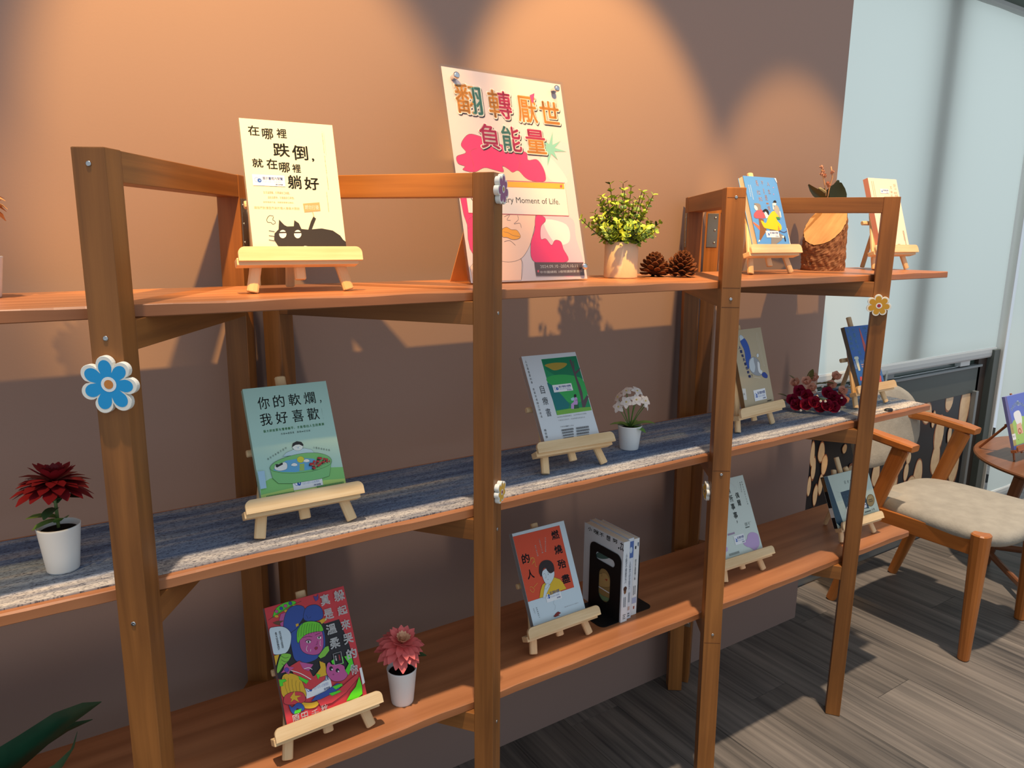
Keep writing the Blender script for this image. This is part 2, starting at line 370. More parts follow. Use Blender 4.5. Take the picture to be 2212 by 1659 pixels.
# woven runner
rm = bpy.data.materials.new('woven_runner'); rm.use_nodes = True; nt = rm.node_tree; N = nt.nodes.new; L_ = nt.links.new; bs = nt.nodes['Principled BSDF']
uv = N('ShaderNodeUVMap')
def noise(scale, sx, sy, det=3, dist=0.0):
    mp = N('ShaderNodeMapping'); mp.inputs['Scale'].default_value = (sx, sy, 1); L_(uv.outputs['UV'], mp.inputs['Vector'])
    n = N('ShaderNodeTexNoise'); n.inputs['Scale'].default_value = scale; n.inputs['Detail'].default_value = det; n.inputs['Distortion'].default_value = dist; L_(mp.outputs[0], n.inputs['Vector']); return n.outputs['Fac']
def ramp(src, stops):
    r = N('ShaderNodeValToRGB'); els = r.color_ramp.elements
    while len(els) < len(stops): els.new(0.5)
    for e, (p, c) in zip(els, stops): e.position = p; e.color = lin(c) if len(c) == 3 else c
    L_(src, r.inputs['Fac']); return r.outputs['Color']
blue = ramp(noise(1, 2.2, 36), [(0.34, (88, 110, 146)), (0.5, (122, 146, 178)), (0.66, (158, 166, 178))])
grey = ramp(noise(1, 6, 60), [(0.35, (136, 136, 142)), (0.6, (206, 198, 188))])
sep = N('ShaderNodeSeparateXYZ'); L_(uv.outputs['UV'], sep.inputs[0])
wob = noise(1, 1.6, 3); a = N('ShaderNodeMath'); a.operation = 'MULTIPLY_ADD'; a.inputs[1].default_value = 0.05; L_(wob, a.inputs[0]); L_(sep.outputs['Y'], a.inputs[2])
band = ramp(a.outputs[0], [(0.062, (1, 1, 1, 1)), (0.076, (0, 0, 0, 1))])
mx = N('ShaderNodeMix'); mx.data_type = 'RGBA'; L_(band, mx.inputs[0]); L_(blue, mx.inputs[6]); L_(grey, mx.inputs[7])
thr = noise(1, 120, 330, 2, 1.5); tr_ = ramp(thr, [(0.38, (104, 108, 126)), (0.49, (255, 255, 255))])
mm = N('ShaderNodeMix'); mm.data_type = 'RGBA'; mm.blend_type = 'MULTIPLY'; mm.inputs[0].default_value = 0.8; L_(mx.outputs[2], mm.inputs[6]); L_(tr_, mm.inputs[7]); L_(mm.outputs[2], bs.inputs['Base Color'])
bp = N('ShaderNodeBump'); bp.inputs['Strength'].default_value = 0.7; bp.inputs['Distance'].default_value = 0.0015; L_(thr, bp.inputs['Height']); L_(bp.outputs[0], bs.inputs['Normal']); bs.inputs['Roughness'].default_value = 0.9
b = MB(); y0, y1, x0, x1 = YF + 0.013, YB - 0.014, -1.15, 2.165; n = 60; rings = []
for i in range(n + 1):
    x = x0 + (x1 - x0) * i / n
    rings.append([(x, y0 + 0.001 * sin(x * 11), ZM + 0.0028), (x, y1 + 0.001 * sin(x * 7), ZM + 0.0028), (x, y1 + 0.001 * sin(x * 7), ZM + 0.0002), (x, y0 + 0.001 * sin(x * 11), ZM + 0.0002)])
bmr = loft(rings); b.bm(bmr, rm, (V((1, 0, 0)), V((0, 1, 0)), V((0, 0, 1))), off=0)
b.uv = [[(u[0], b.v[j][1] - y0) for u, j in zip(uvs, f)] for uvs, f in zip(b.uv, b.f)]
tag(b.build('table_runner'), 'woven blue and grey runner lying along the middle shelf', 'table runner')
ZR = ZM + 0.003

# ------------------------------------------------------------------ flat printing (covers, poster, stickers)
def pm(rgb):
    if isinstance(rgb, str): rgb = tuple(int(rgb[i:i + 2], 16) for i in (0, 2, 4))
    return mat('ink_%02x%02x%02x' % tuple(rgb), rgb, 0.42, 0.35)
_tx = {}
def textmesh(s, bold, vert):
    key = (s, bold, vert)
    if key in _tx: return _tx[key]
    c = bpy.data.curves.new('t', 'FONT'); c.body = '\n'.join(s) if vert else s
    c.offset = bold; c.resolution_u = 3; c.align_x = 'CENTER' if vert else 'LEFT'; c.space_line = 0.86 if vert else 1.0
    o = bpy.data.objects.new('t', c); COL.objects.link(o); bpy.context.view_layer.update()
    m = bpy.data.meshes.new_from_object(o.evaluated_get(bpy.context.evaluated_depsgraph_get()))
    vs = [(v.co.x, v.co.y) for v in m.vertices]; fs = [tuple(p.vertices) for p in m.polygons]
    bpy.data.objects.remove(o); bpy.data.curves.remove(c); bpy.data.meshes.remove(m)
    _tx[key] = (vs, fs); return _tx[key]
def homog(src, dst):
    import numpy as np
    A = []; B = []
    for (x, y), (u, v) in zip(src, dst):
        A.append([x, y, 1, 0, 0, 0, -u * x, -u * y]); B.append(u); A.append([0, 0, 0, x, y, 1, -v * x, -v * y]); B.append(v)
    h = np.linalg.solve(np.array(A, float), np.array(B, float)); return list(h) + [1]
class Print:
    """flat artwork of a cover, drawn on a sketch grid whose four corners are squared up to the cover's width and height"""
    def __init__(s, w, h, corners=None, z0=0.0):
        s.w, s.h = w, h; s.k = 0; s.mb = MB(); s.z0 = z0
        s.H = homog(corners or [(0, 0), (100, 0), (100, 100), (0, 100)], [(-w / 2, z0 + h), (w / 2, z0 + h), (w / 2, z0), (-w / 2, z0)])
    def r(s, x, y):
        H = s.H; d = H[6] * x + H[7] * y + 1
        return ((H[0] * x + H[1] * y + H[2]) / d, (H[3] * x + H[4] * y + H[5]) / d)
    def clip(s, p): return (min(max(p[0], -s.w / 2), s.w / 2), min(max(p[1], 0.0004), s.z0 + s.h))
    def put(s, pts, faces, c):
        s.k += 1; y = -0.00006 - s.k * 0.000022
        s.mb.add([(p[0], y, p[1]) for p in pts], faces, pm(c))
    def poly(s, pts, c, line=None, lw=0.5, smooth=False):
        q = [s.clip(s.r(*p)) for p in pts]
        if smooth: q = [s.clip(p) for p in s.curve(q, True)]
        s.put(q, tessellate_polygon([[V((a, b_, 0)) for a, b_ in q]]), c)
        if line: s.stroke(q, line, lw, True)
    def curve(s, q, closed, n=5):
        out = []; N_ = len(q)
        for i in range(N_ if closed else N_ - 1):
            if closed: p0, p1, p2, p3 = q[i - 1], q[i], q[(i + 1) % N_], q[(i + 2) % N_]
            else: p0, p1, p2, p3 = q[max(i - 1, 0)], q[i], q[i + 1], q[min(i + 2, N_ - 1)]
            for j in range(n):
                t = j / n
                out.append(tuple(0.5 * (2 * b1 + (c1 - a1) * t + (2 * a1 - 5 * b1 + 4 * c1 - d1) * t * t + (3 * b1 - a1 - 3 * c1 + d1) * t ** 3) for a1, b1, c1, d1 in zip(p0, p1, p2, p3)))
        if not closed: out.append(q[-1])
        return out
    def stroke(s, q, c, lw, closed=False):
        w = lw * 0.0005; q = list(q); n = len(q); L = []
        for i in range(n):
            a = V(q[i - 1] if (i or closed) else q[i]); d = V(q[(i + 1) % n] if (i < n - 1 or closed) else q[i])
            t = d - a
            t = t.normalized() if t.length > 1e-9 else V((1, 0)); nn = V((-t.y, t.x)); p = V(q[i]); L += [tuple(p + nn * w), tuple(p - nn * w)]
        F = [(2 * i, 2 * i + 1, (2 * i + 3) % (2 * n), (2 * i + 2) % (2 * n)) for i in range(n if closed else n - 1)]
        s.put([s.clip(p) for p in L], F, c)
    def line(s, pts, c, lw=0.5, smooth=True):
        q = [s.r(*p) for p in pts]
        if smooth and len(q) > 2: q = s.curve(q, False)
        s.stroke(q, c, lw)
    def ell(s, x, y, rx, ry, c, line=None, lw=0.5, n=22):
        s.poly([(x + rx * cos(2 * pi * i / n), y + ry * sin(2 * pi * i / n)) for i in range(n)], c, line, lw)
    def full(s, c, e=0.0): # whole cover
        a = s.w / 2 - e; s.put([(-a, 0.0004), (a, 0.0004), (a, s.z0 + s.h - e), (-a, s.z0 + s.h - e)], [(0, 1, 2, 3)], c)
    def text(s, t, x0, y0, x1, y1, c, bold=0.0, vert=False, c2=None, split=None, mid=None, dx=0, dy=0):
        """fits t in the box between two sketch points; mid gives the tilt of the row: the box is squared by its own two corners"""
        a, b_ = s.r(x0, y0), s.r(x1, y1); vs, fs = textmesh(t, 0.0, vert)
        bx0 = min(v[0] for v in vs); bx1 = max(v[0] for v in vs); by0 = min(v[1] for v in vs); by1 = max(v[1] for v in vs)
        cx_, cy_ = (x0 + x1) / 2, (y0 + y1) / 2; c_ = s.r(cx_, cy_); e_ = 1.0; px_ = s.r(cx_ + e_, cy_); py_ = s.r(cx_, cy_ + e_)
        j = ((px_[0] - c_[0], py_[0] - c_[0]), (px_[1] - c_[1], py_[1] - c_[1])); D = j[0][0] * j[1][1] - j[0][1] * j[1][0]
        exs = (abs(j[1][1] / D), abs(j[1][0] / D)); ezs = (abs(j[0][1] / D), abs(j[0][0] / D))      # sketch run of one unit across / up the cover
        dd = exs[0] * ezs[1] - ezs[0] * exs[1]
        if abs(dd) > 1e-9:
            w_ = ((x1 - x0) * ezs[1] - (y1 - y0) * ezs[0]) / dd; h_ = ((y1 - y0) * exs[0] - (x1 - x0) * exs[1]) / dd
            if w_ > 0.4 * abs(b_[0] - a[0]) and h_ > 0.4 * abs(a[1] - b_[1]): a = (c_[0] - w_ / 2, c_[1] + h_ / 2); b_ = (c_[0] + w_ / 2, c_[1] - h_ / 2)
        kx = (b_[0] - a[0]) / (bx1 - bx0); ky = (a[1] - b_[1]) / (by1 - by0)
        if bold:     # heavier strokes: the same outlines laid again, shifted all round
            m_ = 5 if bold < .04 else 10; n0 = len(vs); V0, F0 = vs, fs; vs = list(V0); fs = list(F0)
            for q_ in range(m_):
                ox, oy = bold * cos(2 * pi * q_ / m_), bold * sin(2 * pi * q_ / m_); k_ = len(vs)
                vs = vs + [(v[0] + ox, v[1] + oy) for v in V0]; fs = fs + [tuple(i + k_ for i in f) for f in F0]
        P = [(a[0] + (v[0] - bx0) * kx + dx, b_[1] + (v[1] - by0) * ky + dy) for v in vs]
        if c2 is None: s.put([s.clip(p) for p in P], fs, c); return
        f1 = []; f2 = []
        for f in fs:
            cx = sum(vs[i][0] for i in f) / len(f); cy = sum(vs[i][1] for i in f) / len(f)
            q = (cx - bx0) / (bx1 - bx0) if split[0] == 'x' else (cy - by0) / (by1 - by0)
            (f2 if q > split[1] else f1).append(f)
        s.put(P, f1, c); s.put(P, f2, c2)
    def micro(s, x0, y0, x1, y1, c, rows, vert=False):
        """tiny illegible print: rows of short dashes"""
        a, b_ = s.r(x0, y0), s.r(x1, y1); pts = []; fs = []
        rd = random.Random(int(x0 * 7 + y0)); W_, H_ = b_[0] - a[0], a[1] - b_[1]
        for r_ in range(rows):
            t = 0.0
            while t < 1:
                step = (0.0026 / (H_ if vert else W_)) * rd.uniform(0.8, 1.1); e = t + step * 0.72; k = len(pts)
                q0, q1 = (r_ + 0.18) / rows, (r_ + 0.72) / rows
                if vert: pts += [(a[0] + W_ * q0, a[1] - H_ * t), (a[0] + W_ * q1, a[1] - H_ * t), (a[0] + W_ * q1, a[1] - H_ * e), (a[0] + W_ * q0, a[1] - H_ * e)]
                else: pts += [(a[0] + W_ * t, a[1] - H_ * q0), (a[0] + W_ * e, a[1] - H_ * q0), (a[0] + W_ * e, a[1] - H_ * q1), (a[0] + W_ * t, a[1] - H_ * q1)]
                fs.append((k, k + 1, k + 2, k + 3)); t += step
        s.put(pts, fs, c)
    def build(s, name, parent, t):
        s.mb.v = [(x, y - t, z) for x, y, z in s.mb.v]
        return s.mb.build(name, parent)
def sticker(parent, pr_, x0, y0, x1, y1, t, lift=0.0006, ang=None):
    """white library notice; corners given on the cover's sketch grid"""
    a, b_ = pr_.r(x0, y0), pr_.r(x1, y1); w, h = b_[0] - a[0], a[1] - b_[1]
    q = Print(w, h, [(0, 0), (100, 0), (100, 40), (0, 40)]); q.full('f2f6fa')
    q.ell(13, 19, 7.5, 8.5, '2f5fb8'); q.ell(13, 19, 6.2, 7, 'f2f6fa'); q.ell(21, 21, 6.5, 7.5, '2f5fb8'); q.ell(22, 21, 1.6, 1.8, 'f2f6fa')
    q.text('展示書館內閱覽', 31, 7, 94, 18, '5a6fc0', 0.015); q.text('可於10月11日後預約', 31, 21, 90, 28, '9aa8d0'); q.text('2樓 服務臺', 68, 31, 92, 36, '3a56a8', 0.01)
    y0_ = t + lift + 0.0001
    for i, (x, y, z) in enumerate(q.mb.v): q.mb.v[i] = (x + (a[0] + b_[0]) / 2, y, z + b_[1])
    return q.build('label_sticker', parent, y0_)

# ------------------------------------------------------------------ easels and books
EA = {  # x, y, yaw, lean, cover width, visible cover height, lip height, foot half-spread, offset
 'E1': (.2180, -.2975, -.0755, .2709, .1572, .2213, .0714, .0821, .0020), 'E2': (.1915, -.3487, -.0215, .4839, .1504, .1979, .0672, .0822, .0024),
 'E3': (.2092, -.3687, .0385, .4724, .1561, .2075, .0662, .0822, .0016), 'E4': (.8055, -.3323, -.0631, .5415, .1477, .2052, .0680, .0794, .0013),
 'E5': (.7797, -.3330, .0018, .4489, .1507, .2097, .0661, .0819, -.0018), 'E6': (1.5157, -.2681, -.0189, .3515, .1340, .1945, .0725, .0827, .0059),
 'E7': (2.0936, -.2710, -.0885, .3263, .1390, .2178, .0706, .0797, .0075), 'E8': (1.4476, -.3096, .0892, .2933, .1366, .2074, .0652, .0818, .0098),
 'E9': (1.9826, -.3216, -.0078, .3852, .1333, .1864, .0671, .0814, .0013), 'E10': (1.4245, -.3309, -.0328, .4429, .1509, .2104, .0652, .0778, .0010),
 'E11': (1.9486, -.3472, -.0463, .4236, .2175, .1446, .0669, .0826, -.0004), 'E12': (3.40, -.22, .0, .30, .205, .215, .066, .08, 0)}
def easel(k, z, label, wm=BEECH, thin=1.0, mast=0.287, legtop=0.235, yr=None):
    x, y, yaw, th, w, h, v0, sp, off = EA[k]
    ex = V((cos(yaw), sin(yaw), 0)); ey = V((-sin(yaw), cos(yaw), 0)); ez = V((0, 0, 1))
    root = thing('tabletop_easel', label, 'easel', frame_mat((x, y, z), ex, ey, ez), 'small wooden display easels')
    u = V((0, sin(th), cos(th))); n = V((0, -cos(th), sin(th)))           # in-plane up, front normal
    def P(s_, v, f): return V((s_, 0, 0)) + u * v + n * f
    T = 0.012 * thin; Wd = 0.0195 * thin; s0 = T / 2 * sin(th) + 0.0006
    for sg in (-1, 1):
        barpart('leg', wm, root, P(sg * sp, s0, 0), P(sg * 0.029, legtop, 0), Wd, T, (1, 0, 0))
    barpart('mast', wm, root, P(0, 0.022, 0), P(0, mast, 0), Wd, T, (1, 0, 0))
    barpart('crossbar', wm, root, P(-0.078, 0.155, -T / 2 - 0.006), P(0.078, 0.155, -T / 2 - 0.006), 0.013, 0.011, u)
    l0 = v0 - 0.0235
    par('ledge', wm, root, P(-0.106, l0 - 0.006, T / 2), V((0.203, 0, 0)), u * 0.0125, n * 0.023, 0.0015)
    # lip with rounded upper corners
    prof = []; a, r_ = 0.1035, 0.011
    for cx, q0 in ((a - r_, 0), (-a + r_, pi / 2)):
        for i in range(7): q = q0 + pi / 2 * i / 6; prof.append((cx + r_ * cos(q), 0.0235 - r_ + r_ * sin(q)))
    prof += [(-a, 0.0), (a, 0.0)]
    R = [[P(p[0], l0 + p[1], T / 2 + 0.0232 + f) for p in prof] for f in (0, 0.0065)]
    bmpart('lip', loft(R), wm, root, smooth=False, ax=(V((1, 0, 0)), u, n))
    yr = yr or 0.030 + 0.225 * sin(th)
    barpart('rear_leg', wm, root, (0, yr, 0.004), P(0, 0.165, -T / 2 - 0.010), 0.016 * thin, 0.011, (1, 0, 0))
    return root
def on_easel(k, z):
    """matrix of a book standing on the ledge: x along the cover, z up the cover, front towards -y"""
    x, y, yaw, th, w, h, v0, sp, off = EA[k]
    ex = V((cos(yaw), sin(yaw), 0)); ey = V((-sin(yaw), cos(yaw), 0)); u = ey * sin(th) + V((0, 0, cos(th))); n = -ey * cos(th) + V((0, 0, sin(th)))
    o = V((x, y, z)) + ex * off + u * (v0 - 0.0165) + n * 0.0064
    return frame_mat(o, ex, -n, u)
def book(name, label, mw, w, h, t, cov, side=None, spine='L', group='display books', pages=None):
    """boards and spine folded round a page block"""
    root = thing(name, label, 'book', mw, group)
    cm = pm(cov); sm = pm(side or cov); g = MB(); c = 0.0012; s_ = -1 if spine == 'L' else 1
    bx(g, cm, -w / 2, w / 2, -t, -t + c, 0, h, 0.0003); bx(g, cm, -w / 2, w / 2, -c, 0, 0, h, 0.0003)
    bx(g, sm, *( (-w / 2, -w / 2 + c) if s_ < 0 else (w / 2 - c, w / 2)), -t + c * 0.3, -c * 0.3, 0, h, 0.0003)
    cv = g.build('cover', root)
    g = MB(); bx(g, pages or PAGES, -w / 2 + 0.0012, w / 2 - 0.0012, -t + c, -c, 0.001, h - 0.001); g.build('page_block', root)
    return root, cv
def easel_book(k, z, label, corners, cov, side=None, t=0.0138, spine='L', pages=None):
    x, y, yaw, th, w, h, v0, sp, off = EA[k]
    r, cv = book('book', label, on_easel(k, z), w, h + 0.0165, t, cov, side, spine, pages=pages)
    return r, cv, Print(w, h, corners, 0.0165), t

# E1 cream book with the black cat
easel('E1', ZT, 'easel on the top shelf holding the cream book with the lying black cat', mast=.285)
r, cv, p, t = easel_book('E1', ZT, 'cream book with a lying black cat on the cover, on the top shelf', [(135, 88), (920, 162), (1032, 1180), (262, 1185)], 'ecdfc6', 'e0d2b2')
K = '2c3434'
for s_, x0, y0, x1, y1 in (('在', 210, 152, 312, 243), ('哪', 330, 180, 430, 275), ('裡', 452, 183, 542, 268), ('跌', 422, 305, 568, 425), ('倒', 582, 325, 722, 455), (',', 752, 438, 770, 465),
                          ('就', 248, 432, 345, 510), ('在', 368, 436, 466, 525), ('哪', 474, 468, 570, 553), ('裡', 584, 483, 660, 555), ('躺', 545, 575, 668, 690), ('好', 684, 592, 812, 700)):
    p.text(s_, x0, y0, x1, y1, K, 0.022)
p.text('生活這麼難，別再讓自己為難。', 345, 706, 568, 736, '9a8c74'); p.text('這些這麼多，別勉強自己承擔。', 382, 748, 606, 776, '9a8c74'); p.text('躺倒唯躺不過，偶爾發懶懶也無妨。', 345, 790, 604, 812, '9a8c74')
p.text('讓我們對撲面而來的懶人懶事大聲說', 270, 832, 652, 864, 'b0987a')
p.text('（不管起因奮鬥時還得安逸）', 845, 208, 872, 430, '8a7c68', 0, True); p.text('（向你的懶癌日記參考，附半顆心痛不參考）百萬暢銷作家', 830, 208, 890, 700, '8a7c68', 0, True); p.text('老楊的貓頭鷹', 868, 712, 892, 880, '9a8c74', 0, True)
p.poly([(676, 812), (812, 802), (820, 872), (688, 884)], 'd09a6c'); p.text('請勿打擾', 690, 824, 808, 862, 'fff6e4', 0.02); p.line([(755, 880), (768, 925)], 'd09a6c', 0.9)
p.line([(430, 915), (395, 912), (375, 940), (382, 965), (410, 968), (425, 982), (446, 972), (440, 955), (424, 945), (432, 920)], K, 0.7)
p.poly([(437, 1110), (440, 1060), (474, 1025), (478, 945), (520, 990), (545, 1002), (600, 1000), (604, 950), (640, 975), (662, 1022), (720, 1028), (742, 960), (762, 920), (782, 935), (760, 990), (748, 1025), (830, 1018), (920, 1035), (980, 1075), (1005, 1110), (1030, 1125), (1034, 1180), (990, 1165), (960, 1178), (860, 1180), (760, 1170), (690, 1160), (640, 1178), (540, 1182), (470, 1160)], '302a28', K, 0.5)
p.poly([(690, 1160), (760, 1172), (860, 1183), (640, 1183)], 'fbf4e4')
for cx in (508, 632): p.ell(cx, 1064, 30, 34, 'fbf4e4'); p.poly([(cx - 32, 1046), (cx + 32, 1044), (cx + 32, 1056), (cx - 32, 1058)], '302a28')
for yy in (1036, 1076, 1112): p.line([(392, yy), (440, yy + 8)], K, 1.0)
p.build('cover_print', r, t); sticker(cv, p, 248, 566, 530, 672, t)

# E2 green book
easel('E2', ZR, 'easel on the woven runner holding the pale green bathtub book')
r, cv, p, t = easel_book('E2', ZR, 'pale green book with a person and cat at a green tub, on the runner', [(175, 205), (905, 133), (1085, 1035), (343, 1165)], 'b4dcd2', '9cc8b8')
p.poly([(330, 1040), (420, 985), (600, 960), (780, 925), (920, 890), (1060, 885), (1088, 1035), (700, 1110), (343, 1170)], '86cc78', smooth=False)
p.poly([(338, 1130), (600, 1070), (900, 1000), (1080, 985), (1086, 1037), (343, 1168)], 'bce07a')
p.poly([(340, 1152), (700, 1085), (1085, 1020), (1086, 1037), (343, 1168)], 'dcec94')
K = '181c1c'
for s_, x0, y0, x1, y1 in (('你', 300, 268, 420, 385), ('的', 436, 252, 552, 368), ('軟', 570, 240, 692, 352), ('爛', 704, 226, 820, 338), ('，', 852, 300, 870, 328),
                          ('我', 322, 412, 442, 528), ('好', 458, 395, 580, 512), ('喜', 602, 378, 718, 496), ('歡', 734, 364, 855, 480), ('!', 866, 372, 884, 468)):
    p.text(s_, x0, y0, x1, y1, K, 0.004)
p.text('貓大師說要先懂得躺平，才能悟出人生的真諦', 358, 552, 892, 558, '3f9a4a', 0.01) if False else None
G_ = '4aa454'
for i, ch in enumerate('貓大師說要先懂得躺平，才能悟出人生的真諦'): x = 358 + i * 26.8; y = 562 - i * 3.3; p.text(ch, x, y, x + 24, y + 25, G_, 0.01) if ch not in '，' else p.text(ch, x + 2, y + 14, x + 9, y + 24, G_)
for i, ch in enumerate('作者—趙風晨　翻譯—紀仰綺'):
    if ch != '　': x = 512 + i * 20; y = 588 - i * 2.4; p.text(ch, x, y + (8 if ch == '—' else 0), x + 17, y + (11 if ch == '—' else 18), '3a5252')
for i, ch in enumerate('貓如何像貓又是的'): x = 392 + i * 22; y = 806 - i * 13.5; p.text(ch, x, y, x + 17, y + 19, '4a6060')
for i, ch in enumerate('心靈對話家浴場'): x = 792 + i * 22; y = 706 + i * 4; p.text(ch, x, y, x + 17, y + 19, '4a6060')
p.poly([(528, 795), (560, 760), (620, 735), (720, 722), (780, 735), (804, 765)], 'b8dcea', K, 0.3)
p.ell(658, 705, 48, 40, 'd8ecf0', K, 0.3); p.poly([(608, 715), (615, 680), (650, 662), (690, 668), (708, 690), (706, 706), (672, 690), (640, 694)], '20262a')
p.line([(640, 710), (650, 712)], K, .3); p.line([(672, 706), (684, 706)], K, .3); p.ell(662, 716, 6, 9, 'a8c8dc')
p.poly([(418, 905), (440, 985), (490, 1030), (620, 1030), (860, 990), (935, 965), (955, 830), (700, 880)], '80c882', K, 0.4)
p.poly([(418, 905), (450, 850), (560, 800), (700, 768), (830, 765), (920, 790), (955, 830), (930, 872), (800, 920), (640, 940), (500, 935)], '7cc67c', K, 0.45, True)
p.poly([(445, 915), (480, 870), (560, 830), (700, 808), (800, 815), (840, 850), (790, 905), (640, 932), (520, 930)], '64aede')
p.ell(684, 822, 32, 28, 'd8d840', K, 0.25)
for i in range(5): p.poly([(672 + (i % 2) * 4, 862 + i * 12), (715, 858 + i * 12), (718, 867 + i * 12), (676, 872 + i * 12)], 'a8c83c')
for cx, cy in ((628, 866), (735, 832)): p.poly([(cx - 28, cy + 6), (cx - 18, cy - 8), (cx, cy - 14), (cx + 20, cy - 8), (cx + 28, cy + 6), (cx + 6, cy + 14), (cx - 14, cy + 12)], 'f2f6f6', K, 0.25, True)
p.poly([(458, 905), (462, 870), (500, 858), (528, 848), (545, 845), (566, 862), (560, 905), (500, 920)], 'eef2f2', K, 0.3, True); p.poly([(466, 885), (465, 862), (492, 864), (525, 848), (530, 864), (500, 880), (478, 892)], '20262a')
rd = random.Random(2)
for i in range(26):
    q = rd.random() * 6.3; rr = rd.random() ** .5; cx, cy = 852 + 82 * rr * cos(q), 856 + 48 * rr * sin(q) - 0.1 * (cos(q) * 80)
    p.ell(cx, cy, 12, 10, 'c8383c', K, 0.2, 7); p.ell(cx + 14, cy + 8, 7, 6, '8aa87c', None, 0, 6); p.ell(cx - 10, cy + 12, 6, 6, '2a3430', None, 0, 5)
p.text('貓大師說一口，世間萬物煩惱皆淨空。', 378, 1138, 640, 1118, '4c8a50') if False else p.micro(380, 1130, 630, 1140, '4c8a50', 1)
p.micro(820, 1060, 1050, 1042, '4c8a50', 1) if False else p.micro(820, 1045, 1056, 1060, '4c8a50', 1)
p.poly([(305, 928), (365, 922), (384, 1072), (332, 1082)], 'a8d0ea')
p.build('cover_print', r, t); sticker(cv, p, 606, 975, 884, 1048, t)

# E3 manga cover
easel('E3', ZL, 'easel at the left of the lowest shelf holding the red comic book')
r, cv, p, t = easel_book('E3', ZL, 'red comic-style book with a crying pink-faced girl in a blue hood', [(125, 298), (797, 97), (1000, 1015), (315, 1285)], 'd84048', '7a706c')
K = '1c1a20'; BL = '3454a8'; GR = '58e030'; PK = 'c85a9c'; YE = 'e8b82c'
p.poly([(380, 350), (640, 420), (760, 380), (850, 600), (900, 800), (640, 900), (240, 900), (200, 700), (330, 640), (300, 480)], '26242a')
p.poly([(198, 360), (222, 300), (290, 250), (370, 232), (392, 250), (330, 290), (250, 340), (205, 372)], GR, K, 0.6, True)
for cx, cy, c in ((228, 322, PK), (268, 296, BL), (304, 274, PK), (345, 252, BL)): p.ell(cx, cy, 15, 15, c, K, 0.4)
p.line([(158, 398), (300, 300), (438, 232)], K, 0.6); p.ell(228, 364, 18, 12, YE, K, .3); p.ell(310, 318, 18, 12, YE, K, .3); p.ell(380, 274, 18, 12, YE, K, .3)
p.poly([(250, 400), (262, 345), (300, 330), (330, 345), (300, 420), (270, 470)], PK, K, .4)
p.poly([(290, 470), (295, 370), (330, 300), (390, 268), (450, 275), (470, 310), (455, 370), (420, 430), (400, 480), (340, 500)], BL, K, 0.7, True)
p.poly([(455, 370), (470, 300), (510, 268), (570, 262), (615, 300), (620, 370), (560, 400), (480, 400)], BL, K, 0.7, True); p.line([(495, 380), (480, 350)], K, .5); p.line([(505, 378), (520, 362)], K, .5)
p.poly([(390, 430), (412, 420), (416, 440), (394, 452)], YE); p.poly([(590, 395), (640, 370), (660, 385), (612, 425)], YE, K, .3)
p.poly([(195, 420), (230, 405), (290, 400), (250, 428), (262, 440), (220, 432)], '6a4a30', K, .3); p.poly([(540, 185), (565, 195), (580, 165), (582, 215), (560, 232), (548, 212)], '5a4a9a', K, .3)
p.poly([(345, 520), (395, 470), (440, 420), (530, 400), (600, 430), (635, 500), (640, 620), (600, 680), (560, 730), (470, 760), (390, 740), (360, 660)], BL, K, 0.7, True)
p.poly([(425, 600), (430, 530), (520, 490), (600, 480), (622, 520), (625, 610), (600, 670), (550, 690), (480, 680), (440, 650)], PK, K, 0.7, True)
p.poly([(400, 560), (405, 480), (450, 420), (520, 402), (590, 415), (622, 460), (618, 485), (560, 490), (480, 515), (430, 560), (412, 590)], '70d838', K, 0.6, True)
for i in range(9): p.line([(430 + i * 20, 425 - 5 * (i % 2)), (418 + i * 21, 470), (412 + i * 22, 540 - i * 6)], K, 0.5)
p.line([(468, 575), (495, 560), (525, 565)], K, .8); p.line([(570, 545), (600, 525), (612, 520)], K, .8); p.ell(498, 578, 20, 12, 'f4f4f4', K, .3); p.ell(498, 578, 8, 10, K); p.ell(590, 542, 18, 12, 'f4f4f4', K, .3); p.ell(588, 540, 7, 9, K)
p.line([(450, 545), (500, 530), (530, 535)], K, .6); p.line([(555, 520), (600, 500)], K, .6); p.line([(575, 570), (572, 598), (562, 600)], K, .5)
p.poly([(548, 632), (562, 618), (578, 622), (575, 638), (560, 648)], 'a02848', K, .3); p.line([(488, 610), (480, 640), (490, 662)], 'f4f4f4', .7); p.line([(518, 640), (514, 660)], 'f4f4f4', .7); p.line([(598, 565), (596, 600), (606, 612)], 'f4f4f4', .7)
p.poly([(165, 480), (210, 455), (280, 452), (330, 480), (352, 530), (340, 620), (310, 672), (260, 688), (200, 684), (180, 600)], 'd8ecf6', K, .6, True)
p.text('我沒辦法做得', 243, 486, 290, 640, K, .01, True); p.text('像大家那麼好', 210, 496, 258, 655, K, .01, True)
p.poly([(260, 700), (300, 680), (350, 690), (330, 740), (290, 780), (240, 850), (230, 810)], '88d048', K, .5, True)
for i in range(4): p.line([(262 + 4 * i, 700 + 34 * i), (300, 720 + 32 * i), (330 - 8 * i, 710 + 34 * i)], K, .6)
p.poly([(205, 700), (250, 690), (235, 740), (220, 790)], YE, K, .4); p.poly([(640, 620), (668, 610), (676, 650), (640, 700), (600, 720), (580, 700)], '88d048', K, .5)
p.poly([(340, 790), (420, 740), (480, 770), (540, 880), (600, 800), (620, 740), (650, 820), (640, 900), (520, 990), (420, 960)], 'd84048', K, .6)
p.poly([(420, 750), (540, 770), (500, 830), (450, 810)], PK, K, .4); p.line([(330, 820), (430, 850), (520, 900)], 'f4f4f4', 1.2); p.line([(460, 810), (500, 800), (530, 815)], 'f4f4f4', 1.0)
p.poly([(590, 740), (640, 760), (660, 860), (600, 880), (560, 860), (600, 800)], YE, K, .5)
